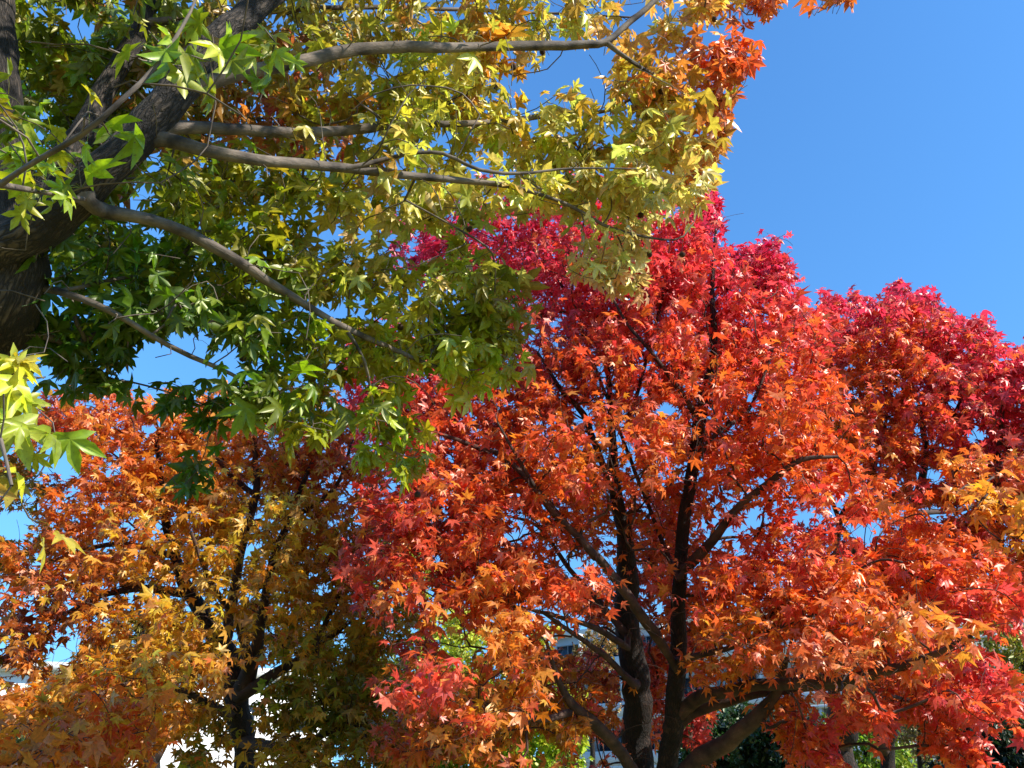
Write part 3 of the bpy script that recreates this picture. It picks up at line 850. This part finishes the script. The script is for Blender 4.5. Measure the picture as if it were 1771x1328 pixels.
PO = [(90, 1180, 100, 34, 6.6, .6, 1.2), (20, 1240, 70, 50, 6.0, .5, 1.2), (460, 1080, 50, 60, 9.2, .4, 1.3), (345, 1275, 60, 44, 6.8, .4, 1.0), (540, 1100, 60, 60, 8.8, .5, 1.0), (40, 840, 60, 50, 8.6, .6, 1.0), (20, 960, 60, 50, 8.4, .6, .8), (380, 1240, 60, 26, 6.8, .3, 1.0),
      (190, 720, 120, 60, 9.0, 1.0, 1.3), (350, 730, 110, 70, 9.2, 1.0, 1.4), (520, 740, 110, 80, 9.0, 1.0, 1.1), (200, 820, 110, 70, 8.6, 1.1, 1.4), (380, 830, 150, 80, 8.6, 1.2, 1.6), (570, 830, 100, 90, 8.8, 1.1, 1.2),
      (80, 770, 70, 60, 9.0, .8, .8), (300, 920, 170, 70, 8.0, 1.3, 1.5), (490, 920, 90, 70, 7.6, 1.0, 1.5), (100, 940, 100, 60, 8.2, 1.1, 1.3), (580, 960, 100, 80, 8.4, 1.0, 1.2),
      (180, 1020, 160, 60, 7.4, 1.2, 1.3), (420, 1010, 140, 70, 7.2, 1.2, 1.4), (70, 1080, 110, 50, 7.2, .9, 1.2), (560, 1060, 100, 70, 7.6, 1.0, 1.4), (280, 1120, 150, 60, 6.6, 1.0, 1.6),
      (260, 1170, 90, 35, 5.4, .5, 1.3), (390, 1150, 60, 40, 6.0, .5, 1.4), (120, 1180, 110, 40, 6.4, .8, 1.2), (150, 1260, 160, 60, 5.4, .8, 1.5), (300, 1220, 110, 40, 6.4, .7, 1.1), (60, 1300, 110, 50, 4.6, .6, 1.3),
      (540, 1180, 100, 70, 7.4, 1.0, 1.7), (600, 1280, 120, 60, 7.0, 1.0, 1.8), (480, 1290, 70, 50, 6.8, .6, 1.2), (350, 1310, 60, 24, 6.4, .4, 1.3), (200, 1310, 90, 30, 5.6, .6, 1.3), (700, 1280, 90, 50, 7.2, .8, 1.2), (640, 1180, 70, 60, 7.6, .9, 1.3), (670, 1080, 70, 60, 8.0, .8, 1.3), (340, 1230, 60, 30, 7.4, .4, 1.0)]
H_O = [(100, 800, 36, 42), (225, 910, 22, 14), (30, 920, 30, 20), (110, 1130, 40, 26), (240, 1095, 18, 20), (330, 650, 60, 26), (255, 745, 18, 14), (430, 950, 12, 24), (300, 895, 10, 10), (305, 1290, 22, 20), (358, 1287, 16, 18), (25, 1180, 22, 14),
       (450, 880, 12, 14), (60, 1060, 12, 10), (640, 830, 10, 10), (50, 860, 16, 14), (470, 1090, 12, 12)]
SKY_O = [(-400, 690), (0, 700), (60, 690), (120, 650), (200, 650), (250, 700), (300, 668), (420, 655), (500, 640), (700, 650), (900, 650)]
pts = puff_points(PO, LEAF_AREA, 5)
pts = pts[drop(pts, H_O, SKY_O)]
og.spurs(240, .25, .6)
og.grow(pts)
og.twigs()
AO = [(480, 1185, 7.2, (112, 150, 40)), (560, 1250, 7.0, (120, 140, 40)), (610, 1200, 7.4, (150, 160, 44)), (30, 840, 8.6, (140, 134, 46)), (180, 700, 9.0, (250, 128, 64)), (340, 700, 9.2, (250, 152, 72)), (90, 760, 9.0, (196, 70, 56)), (250, 780, 8.8, (250, 142, 50)), (380, 800, 8.8, (252, 158, 56)), (520, 740, 9.0, (224, 106, 62)), (570, 820, 8.8, (216, 98, 52)),
      (180, 860, 8.4, (242, 112, 46)), (120, 900, 8.2, (250, 136, 54)), (330, 900, 8.0, (234, 152, 46)), (490, 900, 7.6, (252, 198, 68)), (450, 980, 7.4, (246, 186, 56)), (600, 960, 8.4, (212, 106, 46)), (90, 980, 8.2, (218, 140, 44)),
      (160, 1040, 7.2, (196, 100, 44)), (60, 1080, 7.2, (156, 70, 40)), (300, 1040, 7.2, (228, 164, 46)), (420, 1060, 7.0, (226, 178, 56)), (560, 1040, 7.6, (220, 160, 52)), (260, 1160, 5.4, (252, 202, 62)), (390, 1150, 6.0, (252, 182, 66)), (290, 1110, 6.6, (246, 184, 54)),
      (130, 1180, 6.4, (232, 150, 50)), (120, 1260, 5.4, (240, 148, 46)), (220, 1240, 5.4, (242, 164, 50)), (200, 1270, 5.2, (228, 80, 44)), (60, 1300, 4.6, (224, 136, 46)), (330, 1230, 6.4, (218, 152, 42)), (520, 1160, 7.6, (206, 160, 50)), (570, 1110, 7.6, (226, 174, 54)),
      (520, 1210, 7.2, (160, 168, 42)), (600, 1290, 7.0, (196, 154, 50)), (500, 1290, 6.8, (196, 160, 46)), (350, 1310, 6.4, (140, 148, 46)), (680, 1230, 7.4, (216, 150, 50)), (250, 1310, 5.6, (216, 140, 40)), (420, 1310, 6.6, (246, 178, 54))]
tree_leaves(og, 5, 0.065, AO, clear=4, droop=0.4, spread=0.8, keepf=lambda P: drop(P, [(a, b_, rx * .8, ry * .8) for a, b_, rx, ry in H_O], [(x, y - 16) for x, y in SKY_O]))

# ---- second trunk at lower left ------------------------------------------------------
s2 = Tree('olive_sweetgum_tree', at(265, 1330, 10.5) * np.array([1, 1, 0]),
          'narrow dark trunked tree with olive leaves just left of the thick black trunk', 'tree', None, (M_BARK_DARK, M_BARK_DARKB))
b = at(270, 1420, 10.5)
s2.limb([('w', b[0], b[1], -0.1, .2), (272, 1328, 10.5, 34), (264, 1270, 10.5, 28), (255, 1200, 10.5, 20), (250, 1130, 10.6, 12), (240, 1050, 10.8, 7)], 'trunk', 0, 12, .015)
s2.limb([(272, 1310, 10.5, 18), (285, 1260, 10.6, 14), (320, 1180, 10.8, 8), (340, 1120, 11, 5)], 'limb', 1, 8, .03)
pts = puff_points([(240, 1120, 90, 70, 10.8, 1.0, 1.2), (180, 1190, 90, 50, 10.4, .9, 1.2), (320, 1130, 80, 50, 11, .9, 1.0), (200, 1280, 60, 40, 10.4, .6, .8)], LEAF_AREA, 8)
s2.grow(pts); s2.twigs()
tree_leaves(s2, 8, 0.08, [(240, 1120, 10.8, (150, 130, 50)), (180, 1200, 10.4, (110, 112, 44)), (320, 1120, 11, (196, 128, 44))])

# ---- near green sweetgum, upper left -------------------------------------------------
gt = Tree('green_sweetgum_tree', np.array([-2.9, 3.0, 0.0]),
          'near green to yellow sweetgum whose long grey limbs reach in from the left edge', 'tree', None, (M_BARK_GREY, M_BARK_SMOOTH))
gt.limb([('w', -3.0, 3.0, -0.1, .30), ('w', -2.9, 2.95, 0.8, .22), ('w', -2.55, 2.85, 1.9, .18), (-60, 600, 3.5, 120), (5, 470, 3.4, 108), (28, 400, 3.4, 92), (12, 250, 3.5, 58), (12, 100, 3.6, 46), (8, -60, 3.8, 42), (-10, -260, 4.2, 34), (-20, -500, 5, 20)], 'trunk', 0, 20, .02)
GL = [
    ([(-10, 450, 3.4, 80), (60, 405, 3.3, 84), (130, 355, 3.25, 78), (190, 290, 3.2, 72), (245, 235, 3.25, 66), (320, 160, 3.35, 62), (390, 80, 3.5, 60), (470, 0, 3.7, 52), (540, -90, 4.0, 40), (640, -240, 4.5, 26)], 0, 16),
    ([(40, 390, 3.4, 60), (95, 290, 3.6, 54), (150, 205, 3.8, 46), (205, 115, 4.0, 36), (245, 40, 4.2, 30), (280, -60, 4.6, 22)], 0, 12),
    ([(340, 150, 3.4, 34), (400, 128, 3.5, 33), (520, 102, 3.7, 30), (620, 84, 3.9, 27), (740, 80, 4.1, 24), (870, 77, 4.4, 22), (1000, 76, 4.6, 19), (1050, 72, 4.7, 17), (1092, 38, 4.8, 14), (1135, 0, 4.9, 12), (1180, -60, 5.1, 8)], 1, 12),
    ([(1048, 74, 4.7, 10), (1090, 105, 4.7, 10), (1150, 140, 4.8, 8), (1220, 168, 4.9, 5), (1262, 176, 4.9, 3)], 1, 7),
    ([(250, 225, 3.3, 34), (330, 222, 3.5, 30), (430, 226, 3.7, 27), (540, 232, 4.0, 24), (620, 224, 4.2, 22), (700, 214, 4.4, 19), (790, 217, 4.6, 16), (880, 211, 4.8, 14), (960, 198, 5.0, 11), (1055, 190, 5.2, 8), (1120, 150, 5.3, 4)], 1, 11),
    ([(230, 245, 3.25, 34), (285, 242, 3.32, 31), (350, 262, 3.3, 29), (450, 281, 3.4, 27), (560, 288, 3.6, 24), (690, 302, 3.8, 19), (800, 311, 4.0, 15), (900, 326, 4.2, 11), (985, 355, 4.4, 9), (1062, 396, 4.5, 7), (1165, 415, 4.6, 4), (1200, 385, 4.7, 3)], 1, 11),
    ([(600, 292, 3.65, 12), (700, 269, 3.8, 10), (765, 266, 3.9, 9), (830, 294, 4.0, 9), (900, 301, 4.1, 8), (990, 292, 4.2, 5), (1100, 292, 4.3, 3)], 1, 7),
    ([(150, 345, 3.2, 36), (190, 366, 3.3, 32), (260, 378, 3.3, 28), (330, 405, 3.4, 26), (400, 447, 3.5, 24), (460, 487, 3.7, 22), (530, 532, 3.9, 19), (600, 571, 4.1, 15), (680, 605, 4.3, 11), (760, 636, 4.5, 7), (820, 640, 4.6, 4)], 1, 11),
    ([(10, 480, 3.5, 22), (60, 495, 3.5, 20), (120, 508, 3.42, 17), (190, 535, 3.4, 15), (260, 578, 3.5, 13), (330, 614, 3.6, 12), (400, 645, 3.7, 9), (470, 690, 3.8, 5)], 1, 9),
    ([(600, 572, 4.1, 8), (630, 625, 4.1, 7), (645, 700, 4.2, 6), (665, 770, 4.3, 5), (712, 792, 4.4, 3)], 1, 6),
    ([(700, 345, 4.0, 5), (800, 400, 4.2, 5), (852, 440, 4.3, 4), (856, 505, 4.4, 3)], 1, 6),
    ([(0, 320, 2.2, 12), (70, 275, 2.1, 13), (140, 235, 2.0, 14), (210, 175, 2.0, 12), (275, 110, 2.1, 10), (330, 20, 2.2, 7), (350, -40, 2.3, 5)], 1, 8),
    ([(540, -90, 4.0, 20), (700, -40, 4.4, 18), (900, -30, 4.9, 14), (1100, -70, 5.4, 11), (1250, -50, 5.6, 8), (1400, -20, 5.7, 5), (1470, -5, 5.7, 3)], 1, 8),
    ([(245, 40, 4.2, 18), (420, 20, 4.8, 14), (640, 10, 5.4, 11), (900, 20, 6.0, 7), (1100, 30, 6.2, 4)], 1, 8),
    ([('w', -2.5, 2.3, 5.5, .045), ('w', -1.9, 1.7, 5.8, .04), ('w', -1.2, 1.2, 6.0, .03), ('w', -0.4, 0.8, 6.1, .02)], 1, 8),
    ([(-60, 600, 3.5, 30), (-60, 640, 2.6, 26), (-40, 700, 2.1, 18), (0, 760, 1.9, 10), (20, 840, 1.8, 7)], 1, 8),
]
for q, m, sd in GL:
    gt.limb([p if p[0] == 'w' else (p[0], p[1], p[2], p[3] * (0.74 if m else 0.9)) for p in q], 'limb', m, sd, .07)
A_G = 0.66 * 0.077 ** 2
PG = [(440, 320, 90, 40, 4.6, .5, 1.4), (150, 430, 80, 50, 4.4, .5, 1.6), (500, 250, 220, 120, 5.6, .5, .7), (270, 130, 200, 120, 5.2, .6, .7), (330, 480, 200, 80, 4.8, .5, .8),
      (60, 60, 130, 110, 4.4, .8, 1.6), (250, 60, 130, 100, 4.6, .9, 1.3), (430, 60, 120, 90, 4.8, .8, 1.3), (600, 40, 120, 70, 5.2, .8, 1.4), (780, 40, 140, 60, 5.2, .8, 1.4), (960, 30, 120, 50, 5.4, .8, 1.1), (1140, 40, 90, 60, 5.4, .5, 1.2),
      (180, 200, 150, 90, 4.6, .8, 2.2), (420, 170, 120, 80, 4.6, .8, 1.0), (600, 160, 110, 80, 4.8, .8, 1.3), (800, 150, 120, 80, 4.9, .8, 1.5), (960, 240, 120, 70, 5.0, .6, 1.5), (1130, 150, 80, 60, 5.1, .5, 1.5), (1225, 150, 70, 95, 5.1, .4, 1.2), (1275, 95, 36, 30, 5.0, .2, 2.0),
      (1150, 250, 110, 70, 5.0, .6, 1.9), (900, 330, 130, 50, 4.7, .6, 1.3), (1080, 330, 120, 60, 4.7, .5, 1.6), (740, 260, 110, 70, 4.8, .8, 1.0), (560, 330, 120, 60, 4.4, .7, 1.2), (720, 370, 120, 50, 4.5, .6, 1.1), (1060, 430, 90, 50, 4.6, .4, 1.1), (1090, 490, 50, 40, 4.6, .3, .7),
      (300, 330, 150, 60, 4.0, .7, 1.1), (120, 320, 120, 80, 4.4, .6, 1.3), (350, 330, 90, 60, 4.6, .5, 1.0), (420, 400, 130, 60, 4.2, .7, 1.3), (260, 450, 170, 60, 4.0, .7, 1.6), (120, 560, 130, 60, 3.9, .6, 1.5), (300, 540, 130, 60, 4.0, .6, 1.3), (450, 570, 120, 70, 4.1, .7, 1.8), (600, 470, 110, 80, 4.5, .6, 1.6), (780, 480, 130, 70, 4.7, .6, 1.2),
      (640, 600, 120, 60, 4.5, .6, 1.4), (800, 590, 130, 60, 4.8, .5, 1.6), (880, 540, 70, 50, 4.8, .3, 1.3), (480, 680, 110, 60, 4.1, .5, 1.5), (350, 700, 70, 60, 3.9, .3, .8), (160, 650, 100, 50, 3.9, .4, 1.0), (540, 740, 60, 35, 4.2, .3, 1.1), (670, 720, 60, 70, 4.4, .3, .9), (800, 660, 60, 40, 4.7, .3, .9), (320, 830, 40, 24, 4.0, .12, 1.3), (700, 790, 50, 30, 4.4, .2, 1.2),
      (40, 640, 60, 60, 2.2, .2, 1.3), (40, 770, 50, 40, 2.1, .15, 1.1), (45, 920, 50, 30, 2.0, .12, 1.4), (50, 260, 80, 60, 2.7, .25, .9), (80, 360, 50, 40, 2.5, .1, .6), (300, 60, 70, 60, 2.2, .2, .8), (230, 240, 50, 40, 2.3, .2, .6), (420, 60, 60, 50, 2.8, .2, .6), (700, 230, 30, 30, 3.6, .2, .5),
      (1310, 5, 60, 22, 5.6, .25, 1.6), (1440, 8, 45, 24, 5.6, .2, 1.8), (1240, 20, 50, 30, 5.5, .3, 1.2), (1190, 330, 45, 50, 4.9, .3, 1.3), (1225, 260, 30, 50, 5.0, .25, 1.5), (0, 160, 80, 80, 3.0, .3, .5)]
H_G = [(1010, 120, 40, 34), (955, 140, 22, 16), (140, 45, 26, 26), (330, 590, 60, 26), (280, 600, 44, 22), (395, 620, 30, 26), (360, 640, 30, 20), (250, 165, 16, 16), (630, 250, 40, 12), (760, 245, 30, 14), (1300, 60, 22, 14), (1095, 40, 30, 22),
       (65, 210, 24, 14), (1090, 110, 24, 14), (690, 470, 20, 12), (790, 570, 18, 14), (1120, 490, 0.1, .1), (350, 480, 14, 12), (640, 80, 0.1, 0.1), (1370, 50, 26, 22), (740, 30, 18, 12), (560, 420, 16, 12), (900, 440, 50, 24), (950, 400, 30, 20), (740, 420, 40, 20)]
pts = puff_points(PG, A_G, 5)
pts = pts[drop(pts, H_G)]
# unseen crown above and behind the viewer, added to shade the view's left
up = []
for c, rr, n in [((-0.5, 1.0, 5.7), (1.5, 1.3, .9), 150), ((-1.6, 0.2, 5.4), (1.2, 1.2, .9), 110), ((-1.0, 2.6, 6.6), (1.3, 1.2, .9), 110), ((-2.6, 1.4, 5.2), (1.0, 1.2, .9), 80), ((-2.4, 3.6, 6.6), (1.3, 1.3, 1.0), 80), ((0.2, 1.6, 6.6), (1.3, 1.1, .6), 80)]:
    u = norm(RNG.normal(0, 1, (n, 3))) * RNG.random((n, 1)) ** 0.4
    up.append(np.array(c) + u * np.array(rr))
up = np.concatenate(up)
qx, qy, qz = proj(up)
up = up[(qy < -60) | (qx < -60) | ((up - CAM) @ F_ < 0.1)]
for o_, r_ in (((-2.5, 5.7, 2.4), 0.8), ((-1.3, 1.75, 2.55), 0.7), ((-1.2, 1.6, 2.2), 0.6)):    # openings cut along the sun's direction, so sunlight reaches the golden and left-edge leaves
    v = up - np.array(o_)
    up = up[np.linalg.norm(v - (v @ SUN)[:, None] * SUN, axis=1) > r_]
pts = np.concatenate([pts, up])
gt.spurs(420, .15, .5)
gt.grow(pts, 0.12)
gt.twigs(0.0026)
AG = [(60, 60, 4.4, (150, 155, 33)), (250, 60, 4.6, (144, 160, 52)), (430, 60, 4.8, (168, 164, 62)), (600, 40, 5.2, (182, 170, 70)), (780, 40, 5.2, (198, 182, 80)), (960, 30, 5.4, (204, 190, 74)), (1140, 40, 5.4, (224, 186, 84)),
      (180, 200, 4.0, (129, 149, 25)), (420, 170, 4.6, (176, 126, 60)), (500, 140, 5.0, (206, 104, 70)), (600, 160, 4.8, (182, 172, 60)), (800, 150, 4.9, (198, 190, 62)), (870, 120, 4.9, (212, 144, 48)), (960, 240, 5.0, (198, 196, 84)), (1130, 150, 5.1, (210, 164, 66)), (1225, 130, 5.1, (210, 124, 54)), (1275, 95, 5.0, (222, 92, 44)),
      (1250, 200, 5.0, (206, 110, 58)), (1150, 250, 5.0, (226, 214, 98)), (1100, 220, 5.0, (202, 186, 52)), (1200, 280, 5.0, (216, 158, 84)), (900, 330, 4.7, (218, 212, 90)), (1080, 330, 4.7, (226, 215, 116)), (740, 260, 4.8, (200, 204, 70)), (560, 330, 4.4, (190, 188, 46)), (720, 370, 4.5, (200, 198, 84)), (1060, 430, 4.6, (222, 202, 112)), (1090, 490, 4.6, (228, 188, 120)),
      (300, 330, 4.0, (158, 163, 36)), (120, 320, 3.9, (113, 142, 24)), (420, 400, 4.2, (176, 175, 36)), (260, 450, 4.0, (104, 136, 22)), (120, 560, 3.9, (89, 123, 19)), (300, 540, 4.0, (85, 121, 19)), (450, 570, 4.1, (111, 139, 22)), (600, 470, 4.5, (202, 200, 49)), (780, 480, 4.7, (180, 186, 62)),
      (640, 600, 4.5, (176, 175, 33)), (800, 590, 4.8, (174, 186, 50)), (880, 540, 4.8, (142, 140, 44)), (480, 680, 4.1, (110, 129, 19)), (350, 700, 3.9, (82, 115, 18)), (160, 650, 3.9, (95, 119, 19)), (540, 740, 4.2, (170, 169, 28)), (670, 720, 4.4, (148, 161, 25)), (800, 660, 4.7, (192, 202, 54)), (320, 830, 4.0, (80, 111, 18)), (700, 790, 4.4, (172, 171, 33)),
      (40, 600, 2.0, (206, 198, 46)), (40, 680, 2.0, (192, 190, 78)), (40, 770, 1.9, (206, 196, 57)), (50, 920, 1.8, (214, 204, 61)), (60, 260, 2.2, (199, 198, 34)), (80, 360, 2.0, (126, 157, 22)), (300, 60, 2.2, (148, 163, 33)), (230, 240, 2.3, (141, 159, 27)),
      (1310, 5, 5.6, (206, 110, 44)), (1440, 8, 5.6, (204, 120, 44)), (650, 430, 4.3, (198, 180, 104))]
SKY_G = [(-500, -9999), (1235, -9999), (1236, -9999)]


def keep_green(P):
    x, y, z = proj(P)
    edge = np.interp(y, [-50, 0, 30, 60, 110, 150, 180, 230, 290, 320, 400, 440, 500], [1520, 1510, 1330, 1320, 1320, 1300, 1270, 1262, 1248, 1236, 1190, 1172, 1150])
    near = (x < edge) | ((P - CAM) @ F_ < 0.5)
    gap = ~((x > 1255) & (y > 42) & (y < 60) & (x > 1330))
    return near & gap & drop(P, [(a, b_, rx * .8, ry * .8) for a, b_, rx, ry in H_G])


tree_leaves(gt, 5, 0.074, AG, spread=0.8, droop=0.7, reach=3.2, templates=STAR_FINE, petiole=0.085, petw=0.0009, keepf=keep_green, mixp=3.2)
for q in [(888, 116, 4.6), (858, 152, 4.6), (1143, 158, 4.8), (1182, 290, 4.9), (1235, 33, 5.2), (1165, 326, 4.8), (938, 90, 4.6), (1222, 144, 5.0), (835, 58, 4.8), (1123, 440, 4.6), (1108, 372, 4.6), (1180, 440, 4.7), (812, 396, 4.3), (693, 566, 4.4), (1010, 455, 4.6), (1058, 484, 4.6), (1002, 184, 5.0), (722, 855, 4.4), (210, 662, 3.9), (420, 620, 3.9)]:
    seed_ball(gt, *q, r=0.019)
for q in [(66, 735, 8.6), (104, 757, 8.7), (114, 774, 8.7), (92, 726, 8.6), (60, 748, 8.6), (132, 742, 8.7), (310, 930, 7.8)]:
    seed_ball(og, *q, r=0.021)


# ---- background trees and bushes -----------------------------------------------------
def back_tree(name, label, cat, trunk, puffs, anchors, size, nleaf, group=None, templates=OVAL, spread=1.0, holes=(), barks=(M_BARK_DARK, M_BARK_DARKB), limbs=(), area=None, step=0.25, jit=.2, mat=M_LEAF_SOFT, petiole=0.03):
    base = at(trunk[1][0] if trunk[0][0] == 'w' else trunk[0][0], 1500, trunk[-1][2])
    if trunk[0][0] == 'w': base = np.array(trunk[0][1:4])
    t = Tree(name, base * np.array([1, 1, 0]), label, cat, group, barks, step)
    t.limb(trunk, 'trunk', 0, 10, .05)
    for q in limbs: t.limb(q, 'limb', 1, 7, .03)
    pts = puff_points(puffs, area or 0.24 * size ** 2, nleaf)
    pts = pts[drop(pts, holes)] if holes else pts
    t.grow(pts, 0.1)
    t.twigs(0.003)
    tree_leaves(t, nleaf, size, anchors, spread=spread, droop=0.3, templates=templates, mat=mat, petiole=petiole, petw=0, jit=jit)
    return t


def wtrunk(px, d, r):
    p = at(px, 1400, d)
    return ('w', p[0], p[1], -0.1, r)


back_tree('yellow_green_tree', 'sunlit yellow green small leaved tree behind the lower centre branches', 'tree',
          [wtrunk(900, 15, .16), (900, 1300, 15, 16), (890, 1200, 15, 10), (860, 1100, 15, 6)],
          [(900, 1240, 130, 90, 15, 1.4, 2.4), (800, 1120, 100, 70, 15, 1.2, 2.0), (760, 1230, 100, 90, 15.5, 1.2, 2.0), (960, 1120, 60, 60, 15, .8, 1.2), (700, 980, 80, 80, 16, 1.2, 1.1), (860, 1320, 170, 60, 15, 1.4, 2.4), (640, 1200, 80, 100, 16, 1.2, 1.5)],
          [(900, 1240, 15, (176, 196, 44)), (800, 1110, 15, (206, 210, 78)), (960, 1120, 15, (214, 206, 60)), (860, 1320, 15, (120, 160, 34)), (700, 980, 16, (190, 196, 70)), (640, 1200, 16, (120, 132, 40))], 0.09, 22, holes=[(1010, 1115, 55, 50)])
back_tree('tan_tree', 'half bare tan leaved tree in front of the grey apartment block', 'tree',
          [wtrunk(1022, 24, .14), (1024, 1300, 24, 9), (1022, 1200, 24, 7), (1020, 1130, 24, 5)],
          [(1035, 1130, 34, 50, 24, 1.0, 1.3), (1000, 1150, 30, 34, 24, .8, .8), (1040, 1200, 40, 40, 24, 1, .7)],
          [(1035, 1130, 24, (166, 130, 66)), (1000, 1150, 24, (150, 124, 56))], 0.09, 16,
          limbs=[[(1022, 1200, 24, 4), (1050, 1150, 24, 3), (1060, 1100, 24, 2)], [(1022, 1190, 24, 4), (1000, 1150, 24, 3), (990, 1110, 24, 2)]])
back_tree('evergreen_bush', 'dark glossy evergreen bush between the red tree and its low limb', 'bush',
          [wtrunk(1270, 12, .1), (1270, 1380, 12, 16), (1275, 1300, 12, 8)],
          [(1260, 1260, 90, 50, 12, .8, 3.0), (1340, 1280, 90, 60, 12.3, .8, 3.0), (1220, 1320, 90, 60, 12, .8, 3.0), (1320, 1340, 120, 50, 12, 1, 3.0)],
          [(1260, 1250, 12, (54, 84, 44)), (1340, 1290, 12.3, (40, 66, 38)), (1220, 1320, 12, (60, 96, 44))], 0.075, 22, mat=M_LEAF)
back_tree('dark_evergreen_tree', 'dense dark green evergreen filling the lower right corner', 'tree',
          [wtrunk(1760, 14, .2), (1760, 1360, 14, 24), (1765, 1290, 14, 12)],
          [(1760, 1270, 90, 56, 14, 1.2, 3.0), (1700, 1300, 60, 60, 13.8, 1, 3.0), (1800, 1330, 120, 70, 14, 1.4, 3.0), (1700, 1360, 80, 50, 13.6, 1, 3)],
          [(1760, 1260, 14, (62, 84, 36)), (1700, 1300, 13.8, (34, 50, 32)), (1800, 1330, 14, (50, 72, 34))], 0.075, 22, mat=M_LEAF)
back_tree('grey_green_tree', 'grey green small leaved tree at the bottom left corner before the white building', 'tree',
          [wtrunk(60, 17, .15), (60, 1340, 17, 14), (60, 1260, 17, 8)],
          [(50, 1240, 80, 50, 17, 1.2, 1.8), (60, 1310, 110, 50, 17, 1.4, 2.0), (120, 1200, 60, 40, 17, 1, 1.4)],
          [(50, 1240, 17, (150, 156, 104)), (60, 1310, 17, (110, 136, 74)), (120, 1200, 17, (170, 162, 100))], 0.1, 20)
back_tree('lime_tree', 'lime green background tree seen between the twin dark trunks at lower right', 'tree',
          [wtrunk(1500, 19, .15), (1500, 1330, 19, 12), (1500, 1250, 19, 7)],
          [(1500, 1280, 70, 70, 19, 1.2, 1.6), (1560, 1320, 60, 40, 19, 1.2, 1.4), (1420, 1300, 60, 60, 19.5, 1, 1.2)],
          [(1500, 1280, 19, (134, 160, 44)), (1560, 1320, 19, (160, 176, 60)), (1420, 1300, 19.5, (90, 110, 50))], 0.1, 18)
back_tree('bare_twiggy_tree', 'nearly bare brown twiggy tree right of the twin dark trunks', 'tree',
          [wtrunk(1592, 16, .1), (1592, 1330, 16, 8), (1590, 1270, 16, 6), (1585, 1200, 16, 3)],
          [(1590, 1230, 60, 50, 16, 1.0, .7), (1620, 1290, 50, 50, 16, .9, .6), (1560, 1240, 40, 50, 16, .8, .6)],
          [(1590, 1230, 16, (132, 112, 60)), (1620, 1290, 16, (150, 130, 74))], 0.06, 7,
          limbs=[[(1592, 1300, 16, 5), (1620, 1240, 16, 4), (1630, 1190, 16, 2)], [(1592, 1290, 16, 5), (1560, 1230, 16, 3), (1550, 1190, 16, 2)]])
back_tree('yellow_leaved_tree', 'thin yellow leaved tree over the grey block at the far right edge', 'tree',
          [wtrunk(1790, 13, .12), (1790, 1300, 13, 14), (1770, 1150, 13, 8), (1750, 1070, 13, 4)],
          [(1740, 1100, 50, 60, 13, .8, 1.0), (1700, 1070, 40, 50, 13, .6, .8), (1770, 1150, 50, 60, 13, .8, 1.2)],
          [(1740, 1100, 13, (186, 172, 66)), (1700, 1130, 13, (120, 132, 52))], 0.08, 14)
# second dark trunk pair
tw = Tree('dark_trunked_tree', at(1530, 1330, 11) * np.array([1, 1, 0]), 'slim dark trunked red leaved tree between the forked trunk and the bare twiggy tree', 'tree', None, (M_BARK_DARK, M_BARK_DARKB))
tw.limb([wtrunk(1528, 11, .17), (1530, 1328, 11, 24), (1538, 1260, 11, 20), (1548, 1215, 11, 17), (1556, 1150, 11, 12), (1560, 1080, 11, 8)], 'trunk', 0, 12, .015)
tw.limb([(1530, 1300, 11, 14), (1520, 1270, 11, 12), (1528, 1230, 11, 10), (1540, 1200, 11, 6)], 'limb', 1, 8, .03)
tw.limb([(1545, 1255, 11, 9), (1570, 1232, 11, 6), (1590, 1180, 11, 3)], 'limb', 1, 8, .03)
pts = puff_points([(1560, 1120, 110, 60, 11, 1, 1.4), (1480, 1150, 80, 50, 11, 1, 1.2)], LEAF_AREA, 8)
tw.grow(pts); tw.twigs()
tree_leaves(tw, 8, 0.085, [(1560, 1120, 11, (206, 70, 44)), (1480, 1150, 11, (196, 96, 40))])
print('TOTAL FACES', sum(len(m.polygons) for m in bpy.data.meshes))
